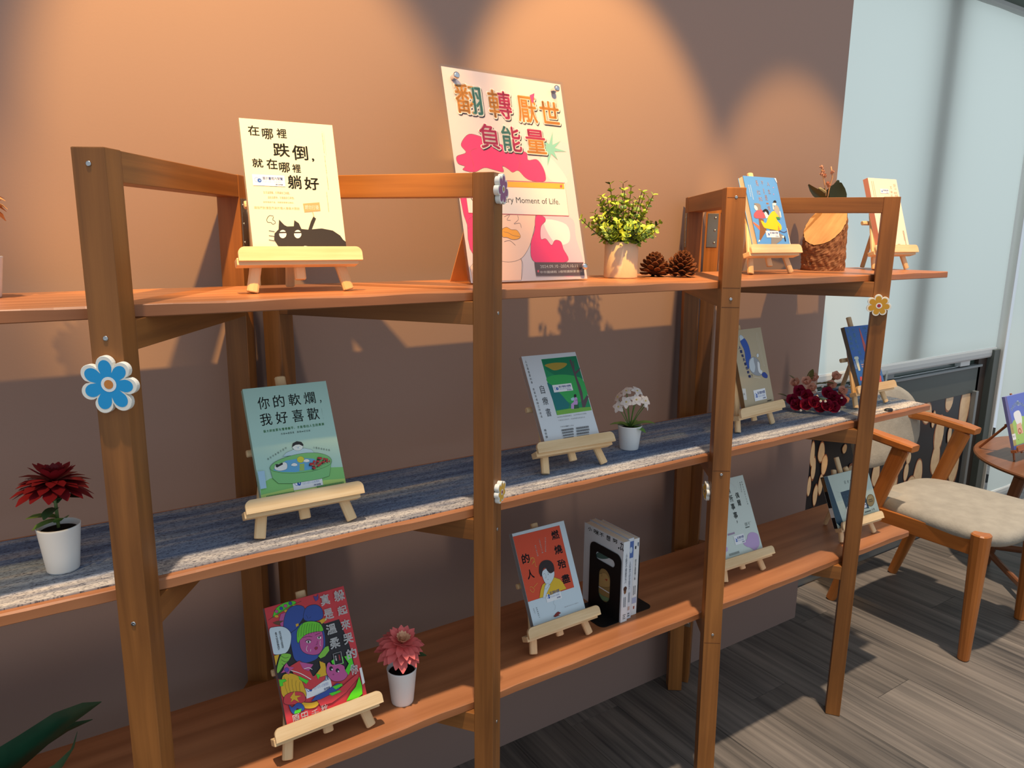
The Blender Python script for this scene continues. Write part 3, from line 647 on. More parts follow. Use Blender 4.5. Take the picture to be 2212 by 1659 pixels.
p.poly([(270, 900), (290, 860), (350, 850), (420, 880), (460, 960), (480, 1040), (440, 1090), (520, 1100), (600, 1080), (560, 1140), (470, 1150), (420, 1100), (290, 1060), (262, 980)], YE, K, .6, True)
for i in range(5): p.line([(290 + 34 * i, 880 + 10 * i), (300 + 30 * i, 960), (330 + 26 * i, 1050)], K, .45)
p.poly([(245, 905), (300, 900), (312, 915), (280, 930), (282, 958), (250, 965)], GR, K, .5)
p.poly([(290, 790), (310, 760), (330, 790), (378, 800), (340, 830), (330, 860), (300, 840), (260, 850), (285, 820)], PK, K, .4); p.ell(312, 820, 20, 20, '6a4ab0', K, .4)
p.poly([(410, 870), (500, 910), (480, 940), (420, 900)], GR, K, .4); p.poly([(560, 850), (600, 860), (580, 900)], GR, K, .3)
p.poly([(285, 1090), (300, 1040), (360, 1010), (440, 1010), (470, 1050), (460, 1095), (360, 1120), (300, 1115)], 'd84048', K, .6, True)
p.poly([(340, 1060), (380, 1000), (384, 1040), (440, 1040), (400, 1060), (420, 1100), (375, 1075), (345, 1100), (355, 1072)], YE, K, .4)
p.poly([(330, 1120), (360, 1140), (400, 1105), (440, 1110), (465, 1150), (440, 1175), (400, 1150), (380, 1200), (350, 1180)], BL, K, .5, True); p.poly([(380, 1170), (440, 1150), (430, 1185), (376, 1200)], GR, K, .3)
p.poly([(650, 840), (655, 770), (675, 750), (700, 770), (750, 760), (800, 780), (810, 810), (835, 850), (800, 900), (740, 915), (690, 900)], PK, K, .7, True)
p.poly([(690, 740), (740, 700), (790, 700), (800, 760), (740, 770), (700, 765)], GR, K, .5); p.ell(690, 805, 16, 20, K); p.ell(745, 820, 16, 18, K); p.ell(698, 812, 6, 7, 'ffffff'); p.ell(752, 828, 6, 7, 'ffffff'); p.line([(700, 855), (715, 858), (708, 848)], K, .5)
p.poly([(800, 700), (860, 680), (880, 760), (840, 860), (810, 820), (840, 760)], GR, K, .5); p.poly([(560, 1060), (640, 1020), (760, 980), (860, 890), (920, 840), (925, 880), (820, 1010), (700, 1100), (600, 1130)], 'd84048', K, .6)
p.poly([(520, 1090), (560, 1040), (640, 1000), (700, 960), (740, 930), (786, 935), (760, 980), (680, 1030), (600, 1070)], BL, K, .5)
p.poly([(700, 960), (780, 930), (790, 950), (730, 985)], GR, K, .4); p.poly([(670, 1020), (760, 990), (780, 1000), (700, 1040)], GR, K, .4)
p.poly([(820, 1085), (860, 1010), (900, 960), (930, 870), (955, 950), (960, 1020), (920, 1055)], '66e818', K, .6)
p.poly([(930, 800), (950, 790), (982, 920), (960, 940)], 'f4f4f4')
for s_, x0, y0, x1, y1 in (('躲', 705, 125, 805, 235), ('起', 738, 258, 828, 352), ('來', 768, 375, 855, 475), ('哭', 788, 492, 880, 598), ('的', 815, 620, 912, 728), ('你', 845, 755, 925, 860),
                          ('真', 590, 165, 680, 272), ('是', 620, 285, 712, 392), ('溫', 642, 412, 738, 518), ('柔', 672, 530, 768, 640)):
    p.text(s_, x0, y0, x1, y1, 'f6f8f8', 0.03)
p.poly([(705, 680), (772, 658), (790, 755), (722, 775)], K, 'f4f4f4', .6); p.text('作者', 718, 690, 742, 740, 'f4f4f4', 0, True); p.text('溫柔', 748, 682, 772, 736, 'd84048', 0, True)
for s_, x0, y0, x1, y1 in (('原', 352, 1192, 430, 1290), ('田', 432, 1172, 500, 1262), ('千', 520, 1148, 590, 1228), ('秋', 600, 1105, 668, 1185)): p.text(s_, x0, y0, x1, y1, 'f6f8f8', 0.01)
p.build('cover_print', r, t); sticker(cv, p, 452, 905, 706, 985, t)

# E4 white book with the green painting
easel('E4', ZR, 'easel beside the white-flowered pot, holding the white book with a green painting', mast=.277)
r, cv, p, t = easel_book('E4', ZR, 'white book with a green painting of a reader under a tree', [(200, 160), (840, 118), (1137, 1095), (480, 1198)], 'dee6ec', 'b8a8a0')
K = '2a2c30'
p.poly([(437, 197), (850, 165), (1040, 800), (625, 860)], '1e9460'); p.poly([(440, 205), (560, 195), (850, 168), (930, 440), (620, 400), (500, 320)], '128058'); p.poly([(500, 420), (700, 380), (930, 440), (990, 640), (800, 720), (600, 560)], '36b05a', smooth=True)
p.poly([(505, 470), (560, 500), (700, 640), (780, 740), (760, 780), (620, 800), (560, 640)], '147a7c'); p.poly([(480, 265), (600, 240), (740, 250), (700, 300), (600, 330), (530, 300)], 'b0983c', smooth=True); p.poly([(620, 810), (800, 780), (1030, 765), (1040, 805), (628, 862)], '7cba4a')
p.poly([(770, 210), (790, 205), (825, 300), (838, 350), (880, 320), (905, 300), (898, 330), (850, 380), (870, 440), (905, 520), (930, 600), (940, 690), (985, 620), (1000, 650), (962, 768), (930, 770), (905, 640), (870, 520), (840, 420), (815, 340)], '5c4c54')
p.poly([(905, 205), (920, 230), (935, 300), (925, 300)], '5c4c54') if False else p.line([(812, 225), (826, 280), (828, 330)], '5c4c54', 2.2)
p.poly([(838, 640), (865, 655), (876, 700), (870, 740), (830, 760), (828, 790), (795, 785), (795, 730), (825, 705)], 'c8a0d8'); p.ell(842, 632, 16, 20, '28222c'); p.poly([(790, 665), (820, 648), (832, 660), (828, 688), (800, 690)], 'a8dce0')
p.line([(848, 690), (870, 682), (878, 735)], K, .8); p.poly([(830, 740), (882, 738), (888, 780), (832, 786)], '2a6a44', K, .5)
for s_, x0, y0, x1, y1 in (('自', 410, 500, 488, 605), ('療', 440, 640, 530, 740), ('書', 480, 775, 566, 880)): p.text(s_, x0, y0, x1, y1, K, 0.0)
for i, ch in enumerate('人生最重要的事，就是完成自己的成長'):
    x = 240 + i * 11.6; y = 208 + i * 41
    if ch != '，': p.text(ch, x, y, x + 27, y + 30, '4a4a4c')
for i, ch in enumerate('楊依靜'): p.text(ch, 466 + i * 9, 1028 + i * 40, 500 + i * 9, 1062 + i * 40, '4a4a4c')
for i, ch in enumerate('我們都在練習療癒自己，也在學習與生活和解。'): p.text(ch, 630 + i * 17.4, 880 - i * 2.3, 645 + i * 17.4, 896 - i * 2.3, '6a6e72') if ch not in '，。' else None
for i, ch in enumerate('以溫柔文字為引，在書裡遇見真實的你'): p.text(ch, 640 + i * 19, 918 - i * 2.3, 655 + i * 19, 934 - i * 2.3, '6a6e72') if ch != '，' else None
for i, ch in enumerate('作家推薦．暖心見證'): p.text(ch, 664 + i * 18, 996 - i * 2, 680 + i * 18, 1012 - i * 2, '5a5e62')
for i in range(4):
    p.micro(676 + 8 * i, 1030 + 33 * i, 828, 1050 + 30 * i, '6a6e72', 1); p.micro(850 + 4 * i, 1006 + 34 * i, 1010, 1026 + 32 * i, '6a6e72', 1)
p.build('cover_print', r, t); sticker(cv, p, 566, 505, 818, 570, t)

# E5 orange cover
easel('E5', ZL, 'easel beside the black bookends holding the orange and white book')
r, cv, p, t = easel_book('E5', ZL, 'white book with an orange panel and a tired man in a yellow shirt', [(170, 303), (700, 160), (918, 1055), (390, 1240)], 'd2e4ee', '8e9498')
K = '2c1c20'
p.poly([(178, 332), (655, 210), (805, 845), (335, 1000)], 'e0502c', K, .3)
for s_, x0, y0, x1, y1 in (('燃', 565, 255, 658, 362), ('燒', 596, 405, 690, 512), ('殆', 630, 552, 728, 662), ('盡', 672, 705, 768, 812), ('的', 262, 498, 358, 612), ('人', 315, 660, 402, 770)): p.text(s_, x0, y0, x1, y1, K, 0.03)
for x, y, s_ in ((503, 335, '努力過後只剩疲憊！'), (440, 350, '不想再這麼努力了！'), (400, 415, '燒到只剩灰燼…')):
    for i, ch in enumerate(s_): p.text(ch, x + (i * 4 if x < 480 else i * 0.3), y + i * 17, x + 15 + (i * 4 if x < 480 else 0), y + 14 + i * 17, 'f4ece4', .02)
p.poly([(450, 960), (460, 880), (480, 820), (520, 795), (600, 745), (660, 765), (690, 800), (725, 862), (600, 905), (580, 920)], 'e8c02c', K, .5); p.poly([(485, 960), (505, 830), (530, 800), (560, 830), (520, 920), (510, 955)], 'd8e8f0', K, .4)
p.poly([(480, 740), (478, 690), (520, 655), (580, 670), (600, 690), (598, 740), (575, 790), (540, 830), (505, 800)], 'd8e8f0', K, .5, True)
p.poly([(445, 690), (450, 620), (490, 575), (550, 572), (590, 610), (602, 670), (590, 690), (560, 705), (530, 680), (510, 650), (485, 670), (470, 740), (455, 720)], '2a1c20', None, 0, True)
p.line([(490, 715), (505, 708)], K, .6); p.line([(530, 700), (550, 700)], K, .6); p.line([(512, 712), (516, 750), (505, 752)], K, .4); p.ell(538, 716, 3, 5, K); p.line([(530, 770), (542, 766)], K, .5)
p.poly([(500, 850), (520, 810), (548, 805), (540, 840), (515, 870)], 'd8e8f0', K, .4)
p.line([(340, 605), (360, 560), (390, 550), (380, 600), (400, 585), (405, 630), (425, 635)], 'e8c050', .7); p.line([(355, 552), (380, 545), (400, 570), (372, 615)], 'e8c050', .6)
p.line([(430, 805), (390, 850)], 'e8c050', .7); p.line([(350, 850), (368, 845), (395, 870), (385, 900), (360, 885), (352, 865)], 'e8c050', .7)
p.line([(600, 980), (592, 1010), (612, 1040), (604, 1080)], '6a7478', .3); p.poly([(592, 1145), (620, 1110), (640, 1095), (668, 1108), (640, 1128), (655, 1132), (610, 1150)], '8a2c28', K, .3)
for i, ch in enumerate('造成倦怠的人'): p.text(ch, 412 + i * 6, 1050 + i * 19, 427 + i * 6, 1066 + i * 19, '3a4448')
for i, ch in enumerate('池田愛子'): p.text(ch, 385 + i * 5, 1062 + i * 15, 396 + i * 5, 1074 + i * 15, '3a4448')
for i, ch in enumerate('BURNOUT人間關係'): p.text(ch, 706 + i * 13, 1044 - i * 4.4, 715 + i * 13, 1054 - i * 4.4, '6a4448')
p.build('cover_print', r, t); sticker(cv, p, 500, 888, 680, 958, t)

# E6 blue cover, three people
easel('E6', ZT, 'easel in front of the sawn log, on the top shelf behind the third post')
r, cv, p, t = easel_book('E6', ZT, 'sky blue book with three running people on the cover', [(90, 72), (572, 112), (800, 1110), (308, 1105)], '5c9ae0', 'f0d8a8', t=0.018, spine='R')
O = 'e8b8a0'
for s_, x0, y0, x1, y1 in (('馬', 268, 142, 322, 228), ('拉', 286, 282, 352, 348), ('松', 312, 380, 382, 446), ('不', 350, 152, 396, 212), ('是', 380, 262, 412, 340), ('是', 405, 358, 458, 438), ('一', 430, 470, 470, 492), ('場', 445, 518, 500, 590), ('人', 435, 168, 486, 228), ('生', 450, 275, 498, 342)): p.text(s_, x0, y0, x1, y1, O, .005)
p.micro(178, 205, 192, 380, 'a8c8ec', 1, True); p.micro(206, 208, 230, 425, 'a8c8ec', 1, True); p.ell(536, 250, 6, 7, 'e08aa8'); p.ell(541, 346, 6, 7, 'e08aa8')
p.poly([(235, 745), (270, 770), (340, 820), (420, 890), (412, 912), (330, 870), (238, 775)], 'f07858')
p.poly([(318, 700), (392, 712), (400, 780), (440, 880), (385, 960), (345, 1030), (330, 1020), (336, 860)], '8a5c34'); p.poly([(312, 1055), (318, 1020), (340, 1020), (336, 1045)], 'f4f0e8', '202020', .3)
p.poly([(262, 690), (248, 630), (300, 575), (350, 560), (392, 610), (418, 690), (340, 700)], 'b45c68', None, 0, True); p.poly([(248, 480), (300, 475), (345, 500), (350, 560), (310, 580), (290, 520)], '8a8684', None, 0, True); p.poly([(250, 520), (262, 500), (296, 530), (305, 570), (280, 580), (256, 550)], 'f0ece4', '303030', .3, True)
p.poly([(510, 940), (540, 870), (690, 960), (660, 1030), (560, 1100), (505, 1100)], '8a8684'); p.poly([(490, 840), (620, 870), (640, 900), (480, 900)], '6a6460')
p.poly([(395, 830), (352, 740), (372, 735), (425, 770), (460, 680), (520, 600), (590, 598), (625, 650), (620, 690), (580, 680), (600, 740), (650, 800), (660, 860), (620, 885), (540, 870), (440, 850)], 'f4c828', None, 0, True)
p.poly([(400, 630), (420, 590), (450, 610), (468, 650), (455, 690), (430, 705)], 'f4f0e8', '303030', .3); p.poly([(375, 590), (410, 562), (445, 570), (470, 610), (462, 655), (440, 620), (420, 600), (385, 605)], '24201e', None, 0, True)
p.poly([(545, 575), (560, 510), (600, 520), (630, 590), (640, 690), (620, 680), (590, 640)], 'a8a49c', None, 0, True); p.ell(556, 485, 22, 30, 'f4f0e8', '303030', .3); p.poly([(532, 465), (545, 438), (570, 440), (582, 470), (560, 475)], '24201e', None, 0, True); p.poly([(520, 480), (532, 480), (545, 570), (530, 572)], 'f4f0e8'); p.poly([(625, 600), (640, 600), (655, 690), (645, 690)], 'f4f0e8')
p.poly([(570, 690), (620, 680), (640, 720), (600, 720)], '3c8a58'); p.line([(610, 815), (630, 880), (690, 912), (738, 895)], '4a2c3c', 1.4); p.poly([(610, 820), (630, 850), (625, 890), (610, 880)], 'f07858')
p.poly([(695, 965), (712, 968), (728, 1045), (714, 1048)], '24201e'); p.poly([(660, 970), (695, 965), (702, 985), (680, 1000)], 'f4f0e8')
p.poly([(545, 115), (570, 118), (590, 180), (578, 180)], 'cfe2f6'); p.poly([(735, 850), (745, 850), (800, 1108), (790, 1108)], 'f4f4f4')
p.build('cover_print', r, t); sticker(cv, p, 418, 885, 634, 990, t)

# E7 pink-cream book
easel('E7', ZT, 'easel at the far right end of the top shelf, against the pale blind')
r, cv, p, t = easel_book('E7', ZT, 'thick pinkish cream book standing at the far right of the top shelf', [(168, 78), (603, 105), (832, 1145), (368, 1157)], 'f8e4cc', 'f4a890', t=0.018)
p.micro(232, 130, 258, 360, 'b09a78', 1, True); p.micro(256, 130, 286, 370, 'b09a78', 1, True); p.micro(725, 895, 748, 1060, '8a7458', 1, True); p.micro(742, 895, 770, 1120, '8a7458', 1, True)
for s_, x0, y0, x1, y1 in (('如', 505, 195, 540, 250), ('果', 512, 275, 556, 310), ('可', 518, 330, 560, 370), ('好', 552, 165, 604, 225), ('好', 575, 232, 612, 260), ('說', 565, 285, 625, 320), ('話', 580, 325, 640, 360)): p.text(s_, x0, y0, x1, y1, 'c8a488')
p.line([(340, 640), (330, 690), (370, 705), (400, 690)], 'e8b8a0', .4); p.micro(645, 1118, 690, 1132, '7a6a58', 1)
p.build('cover_print', r, t); sticker(cv, p, 350, 242, 496, 318, t)

# E8 tan book
easel('E8', ZR, 'easel partly hidden by the third post, on the runner')
r, cv, p, t = easel_book('E8', ZR, 'tan paper book with a diving figure in blue trousers', [(459, 161), (750, 125), (888, 850), (605, 925)], 'bcae90', '8a6a48')
NB = '1c50b0'
p.poly([(548, 262), (585, 232), (630, 300), (655, 400), (655, 430), (640, 520), (630, 540), (605, 460), (590, 360)], NB, '101c40', .4, True); p.poly([(538, 215), (552, 198), (575, 215), (585, 235), (550, 262)], 'c8d8e4', '303848', .4)
p.poly([(640, 520), (640, 450), (680, 420), (720, 440), (745, 480), (750, 540), (775, 580), (750, 605), (700, 600), (660, 570)], '9aa0a8', '303848', .4, True); p.poly([(640, 480), (655, 440), (680, 425), (688, 470), (700, 520), (690, 575), (660, 560), (645, 530)], 'c8d4dc', '303848', .3, True)
p.poly([(765, 590), (790, 570), (820, 600), (815, 628), (780, 620)], '20409a', '101c40', .4, True); p.poly([(720, 470), (740, 480), (750, 540), (770, 560), (760, 590), (730, 560)], 'e4e8ea', '303848', .3, True); p.ell(722, 405, 12, 20, 'd8e0e4', '303848', .5)
p.line([(712, 180), (730, 260), (765, 400), (790, 500), (778, 490), (740, 350), (710, 230), (712, 180)], 'e8e4d8', .4)
for i, ch in enumerate('人類每天都在幹嘛'): p.text(ch, 530 + i * 14.5, 310 + i * 41, 558 + i * 14.5, 344 + i * 41, '1c3c90', .03)
p.text('？', 660, 595, 676, 628, '181c28', .01); p.line([(690, 620), (750, 632)], 'e8e4d8', .8); p.micro(820, 845, 862, 855, '4a4030', 1)
p.poly([(548, 742), (605, 738), (620, 850), (570, 858)], 'dcdcd8'); p.text('ㄚ', 560, 765, 575, 778, '202020'); p.text('861.6', 560, 788, 598, 800, '202020', .01)
p.build('cover_print', r, t); sticker(cv, p, 680, 755, 815, 835, t)

# E9 blue microphone book
easel('E9', ZR, 'easel behind the fourth post at the right end of the runner')
r, cv, p, t = easel_book('E9', ZR, 'deep blue book with a white microphone, at the right end of the runner', [(178, 205), (588, 160), (835, 1080), (440, 1150)], '2c68b8', '7c7468')
for s_, x0, y0, x1, y1 in (('要', 205, 235, 262, 300), ('東', 245, 345, 312, 415), ('不', 262, 400, 320, 430), ('假', 265, 450, 328, 498), ('悟', 290, 535, 355, 585), ('永', 295, 225, 345, 270), ('遠', 312, 300, 375, 378), ('看', 345, 400, 395, 475), ('不', 368, 500, 425, 555), ('見', 400, 590, 465, 662), ('能', 480, 195, 545, 240), ('出', 515, 280, 560, 345)): p.text(s_, x0, y0, x1, y1, '90c8e0', .01)
p.poly([(412, 205), (440, 260), (520, 480), (560, 640), (510, 600), (440, 320)], 'd05850'); p.poly([(350, 690), (400, 682), (415, 700), (412, 728), (350, 728)], 'd8e0d0', '405060', .3, True); p.poly([(360, 735), (408, 728), (450, 905), (420, 915)], 'd8e0d0', '405060', .3)
p.text('脫口秀', 438, 730, 520, 785, '90b8e0'); p.micro(455, 800, 520, 860, 'c8a8a8', 2); p.micro(335, 760, 395, 880, 'a8c0e0', 2, True); p.poly([(440, 1010), (470, 1000), (480, 1060), (450, 1070)], 'd05850'); p.poly([(700, 1000), (775, 985), (790, 1085), (720, 1095)], 'd05850'); p.line([(770, 930), (815, 1085)], 'a8d0f0', .8)
p.build('cover_print', r, t)

# E10 white book, lilac shape
easel('E10', ZL, 'easel behind the third post on the lowest shelf, with the lilac-blotched book')
r, cv, p, t = easel_book('E10', ZL, 'white book with a lilac blot and bold black title columns', [(-230, 221), (283, 100), (563, 1100), (45, 1260)], 'd4e2dc', 'c0ccc8')
K = '1c2420'
for s_, x0, y0, x1, y1 in (('偶', 172, 338, 240, 425), ('爾', 200, 440, 268, 530), ('無', 62, 262, 120, 360), ('所', 90, 375, 158, 475), ('事', 112, 488, 185, 585), ('事', 145, 602, 222, 705), ('，', 198, 728, 216, 765)): p.text(s_, x0, y0, x1, y1, K, .02)
p.micro(212, 195, 240, 300, '2c3430', 1, True)
for i, ch in enumerate('讓腦袋放空，'): p.text(ch, 236 + i * 5.5, 195 + i * 30, 252 + i * 5.5, 218 + i * 30, '2c3430') if ch != '，' else None
for i, ch in enumerate('終將會好過的人生之書'): p.text(ch, 262 + i * 9, 188 + i * 33, 278 + i * 9, 210 + i * 33, '2c3430')
p.line([(110, 210), (168, 255)], '8a9490', .3, False); p.line([(160, 270), (190, 262), (195, 305), (165, 312), (160, 270)], 'a8b0ac', .3, False)
p.poly([(380, 1100), (350, 1095), (300, 1060), (292, 1020), (340, 990), (350, 940), (380, 900), (430, 892), (490, 920), (512, 990), (515, 1060), (490, 1110), (450, 1140)], 'c4a8d8', 'a890b8', .3, True)
p.line([(305, 765), (395, 742)], '4a5450', .4, False); p.text('松浦 一行', 308, 765, 385, 790, '4a5450'); p.micro(318, 815, 376, 830, '6a7470', 1); p.micro(70, 905, 180, 925, 'b09ab8', 1); p.poly([(40, 1090), (70, 1100), (74, 1150), (48, 1165)], 'c4a8d8'); p.micro(90, 1180, 240, 1195, 'a0aca8', 1)
p.build('cover_print', r, t); sticker(cv, p, 150, 945, 326, 1030, t)

# E11 landscape book with gold seal
easel('E11', ZL, 'easel at the right end of the lowest shelf, its three stick ends showing', mast=0.262, legtop=0.225)
r, cv, p, t = easel_book('E11', ZL, 'wide pale green picture book with a dark blue spine and gold seal', [(160, 470), (831, 273), (1058, 1000), (339, 1205)], 'c2d2c8', '1a1c20', t=0.0145)
p.poly([(160, 470), (212, 455), (440, 1180), (420, 1290), (339, 1205)], '1c4258'); p.poly([(405, 700), (520, 662), (760, 600), (880, 960), (500, 990)], '1c3c54')
for s_, x0, y0, x1, y1 in (('星', 458, 510, 500, 566), ('夜', 505, 498, 546, 556), ('旅', 552, 488, 592, 544), ('人', 600, 474, 640, 530)): p.text(s_, x0, y0, x1, y1, '5a6a68')
p.line([(340, 688), (395, 710)], '7a8884', .3, False); p.line([(370, 770), (400, 772)], '7a8884', .3, False); p.line([(380, 880), (436, 862)], '7a8884', .3, False); p.line([(440, 960), (470, 950), (480, 1020), (455, 1080)], '7a8884', .3, False)
for x, y in ((460, 755), (515, 745), (515, 805), (500, 870), (560, 860), (600, 760)): p.ell(x, y, 4, 5, '6a88a0', None, 0, 6)
p.poly([(500, 970), (510, 935), (525, 940), (530, 1060), (500, 1080)], 'f0ece0', None, 0, True)
p.ell(900, 826, 68, 104, '6a5a38', '3a3020', .4, 28); p.ell(900, 826, 62, 96, '9c8450', None, 0, 28); p.text('金鼎獎', 848, 766, 936, 786, 'e8dcb0', .02); p.micro(858, 808, 944, 850, '3a3020', 2)
p.micro(800, 1010, 910, 1022, '6a7874', 1); p.text('文 圖', 916, 968, 975, 988, '5a6864')
p.build('cover_print', r, t)
x, y, yaw, th, w, h, v0, sp, off = EA['E11']
g = MB(); bx(g, pm('7a5c3c'), -w / 2 - .0007, -w / 2 - .0003, -t + .002, -.002, h * .80, h + .014); g.build('spine_band', r); g = MB(); bx(g, pm('e8eeec'), -w / 2 - .0008, -w / 2 - .0003, -t + .001, -.001, .034, .064); g.build('spine_label', r)
q = sticker(cv, p, 770, 880, 840, 945, t)

# poster on an acrylic stand
PW, PH_ = 0.3168, 0.4489
a_ = 0.0279; th = 0.2575; ex = V((cos(a_), sin(a_), 0)); ey = V((-sin(a_), cos(a_), 0)); u = ey * sin(th) + V((0, 0, cos(th))); n = -ey * cos(th) + V((0, 0, sin(th)))
pst = thing('poster_stand', 'pink exhibition poster behind clear acrylic, leaning on the top shelf', 'poster', frame_mat(V((0.7274, -0.2587, ZT + 0.002)), ex, -n, u))
ac = bpy.data.materials.new('clear_acrylic'); ac.use_nodes = True; nt = ac.node_tree; nt.nodes.clear()
o_ = nt.nodes.new('ShaderNodeOutputMaterial'); t1 = nt.nodes.new('ShaderNodeBsdfTransparent'); g1 = nt.nodes.new('ShaderNodeBsdfGlossy'); f1 = nt.nodes.new('ShaderNodeLayerWeight'); m1 = nt.nodes.new('ShaderNodeMixShader')
pw_ = nt.nodes.new('ShaderNodeMath'); pw_.operation = 'POWER'; pw_.inputs[1].default_value = 4; ma_ = nt.nodes.new('ShaderNodeMath'); ma_.operation = 'MULTIPLY_ADD'; ma_.inputs[1].default_value = 0.6; ma_.inputs[2].default_value = 0.03
g1.inputs['Roughness'].default_value = 0.04; t1.inputs[0].default_value = (0.98, 0.99, 0.99, 1); f1.inputs[0].default_value = 0.5
nt.links.new(f1.outputs['Facing'], pw_.inputs[0]); nt.links.new(pw_.outputs[0], ma_.inputs[0]); nt.links.new(ma_.outputs[0], m1.inputs[0])
nt.links.new(t1.outputs[0], m1.inputs[1]); nt.links.new(g1.outputs[0], m1.inputs[2]); nt.links.new(m1.outputs[0], o_.inputs[0])
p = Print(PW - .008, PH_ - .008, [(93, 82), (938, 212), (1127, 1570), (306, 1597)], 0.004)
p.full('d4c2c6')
p.poly([(700, 560), (860, 600), (1000, 640), (1020, 800), (940, 880), (830, 860), (760, 760), (700, 700)], 'f0c0c8', None, 0, True); p.poly([(760, 1140), (1010, 1150), (1050, 1300), (1100, 1500), (960, 1560), (800, 1300)], 'f0b4c4', None, 0, True); p.poly([(820, 1170), (980, 1200), (1000, 1320), (900, 1330)], 'ecdcdc', None, 0, True); p.poly([(800, 700), (900, 760), (990, 900), (860, 880)], 'f4ccd0', None, 0, True)
K = '5a4a50'; HP = 'e8346c'; SK = 'f0c4b0'
p.poly([(330, 1460), (540, 1440), (665, 1440), (662, 1590), (320, 1600), (300, 1500)], SK, K, .7); p.poly([(300, 820), (400, 800), (530, 790), (660, 830), (740, 890), (762, 1140), (745, 1260), (720, 1350), (670, 1430), (600, 1460), (520, 1455), (420, 1410), (350, 1320), (320, 1180)], SK, K, .8, True)
p.poly([(235, 640), (262, 585), (300, 562), (360, 575), (420, 600), (560, 650), (690, 690), (710, 745), (770, 742), (810, 790), (832, 850), (825, 895), (740, 892), (690, 870), (640, 820), (600, 832), (570, 810), (528, 788), (535, 830), (470, 815), (400, 800), (330, 830), (250, 815), (262, 790), (215, 770), (205, 720), (270, 692)], HP, K, .9, True)
p.poly([(228, 1000), (328, 1000), (330, 1420), (300, 1370), (285, 1300), (280, 1200), (255, 1130)], HP, K, .8); p.poly([(765, 1140), (820, 1145), (832, 1175), (800, 1215), (800, 1300), (835, 1300), (875, 1345), (900, 1310), (940, 1320), (958, 1370), (985, 1460), (760, 1465), (728, 1340), (755, 1240)], HP, K, .9, True)
p.line([(350, 660), (300, 690), (325, 780), (325, 830)], K, .6); p.line([(620, 700), (650, 760), (640, 820)], K, .6); p.line([(320, 1140), (285, 1170), (300, 1215), (280, 1225)], K, .6)
p.line([(540, 1145), (580, 1130), (560, 1165), (585, 1170)], K, .7); p.line([(635, 1135), (640, 1165), (610, 1195), (650, 1190), (662, 1222)], K, .7)
p.poly([(520, 1240), (555, 1218), (590, 1235), (630, 1240), (655, 1280), (640, 1300), (600, 1305), (560, 1290), (530, 1285)], 'f0a028', K, .8, True); p.line([(535, 1250), (570, 1258), (600, 1275), (650, 1285)], K, .7); p.line([(540, 1320), (580, 1312), (620, 1345)], K, .7); p.line([(655, 1440), (672, 1480), (662, 1585)], K, .7)
p.poly([(255, 880), (968, 908), (998, 1140), (288, 1118)], 'e0d2d0', 'b04048', 1.6); p.poly([(258, 886), (962, 912), (966, 950), (264, 926)], 'f4a42c', 'b05040', .5); p.ell(942, 931, 8, 11, 'd84848')
p.text('Cherish Every Moment of Life.', 315, 994, 948, 1073, '8a8484', .004)
st = [(865 + r_ * cos(q), 668 + r_ * 1.05 * sin(q)) for q, r_ in [(2 * pi * i / 16 + .15, (118 if i % 4 == 0 else 92) if i % 2 == 0 else 34) for i in range(16)]]
p.poly(st, '7cb4ac')
OR, TE, PI_ = 'f0a83c', '5c9c98', 'e03c74'
TT = [('翻', 182, 205, 392, 432, OR, TE, ('x', .66)), ('轉', 415, 248, 602, 462, OR, PI_, ('x', .42)), ('厭', 622, 290, 780, 490, OR, TE, ('y', 2)), ('世', 782, 325, 938, 498, OR, OR, ('y', 2)), ('負', 355, 488, 515, 672, PI_, PI_, ('y', 2)), ('能', 512, 505, 668, 692, TE, PI_, ('x', .48)), ('量', 682, 528, 842, 706, OR, PI_, ('y', .62))]
for s_, x0, y0, x1, y1, c1, c2, sp_ in TT: p.text(s_, x0, y0, x1, y1, '3a2a30', .055, dx=.0016, dy=-.0022)
for s_, x0, y0, x1, y1, c1, c2, sp_ in TT: p.text(s_, x0, y0, x1, y1, 'f6eeec', .055)
for s_, x0, y0, x1, y1, c1, c2, sp_ in TT: p.text(s_, x0, y0, x1, y1, c1, .012, c2=c2, split=sp_)
p.poly([(718, 290), (752, 275), (745, 340), (735, 345)], PI_)
p.poly([(752, 1465), (1098, 1466), (1106, 1558), (766, 1560)], '5a4444'); p.text('2024.09.10 -2024.10.11', 794, 1480, 1060, 1506, 'f4ecec', .01); p.text('中市圖總館 2樓閱讀解憂書房', 794, 1518, 1096, 1544, 'f4ecec', .01); p.ell(779, 1528, 6, 9, 'e04858'); p.line([(315, 1490), (330, 1490), (330, 1540), (315, 1540)], K, .7, False)
for i, (v_) in enumerate(p.mb.v): pass
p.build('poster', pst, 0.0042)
g = MB(); bx(g, mat('poster_back', (225, 215, 212), .7), -PW / 2 + .004, PW / 2 - .004, -.0041, -.0036, .004, PH_ - .004); g.build('backing_sheet', pst)
g = MB(); bx(g, ac, -PW / 2, PW / 2, -.0088, -.0060, 0, PH_, 0); g.build('acrylic_panel', pst)
g = MB(); bx(g, ac, -PW / 2, PW / 2, -.0034, -.0006, 0, PH_, 0); g.build('acrylic_panel', pst)
for x, z in ((-.130, PH_ - .026), (.130, PH_ - .022), (-.136, .02), (.140, .026)):
    bmh = lathe([(0, 0), (.0065, 0), (.0065, .017), (.0072, .018), (.0072, .021), (.005, .0235), (0, .024)], 20); bmh.transform(Matrix.Translation((x, .001, z)) @ Matrix.Rotation(pi / 2, 4, 'X')); bmpart('standoff_screw', bmh, CHROME, pst)
def wl2(y, z): return V((0, y * cos(th) - z * sin(th), z * cos(th) + y * sin(th)))   # world-upright offset in the panel's tilted frame
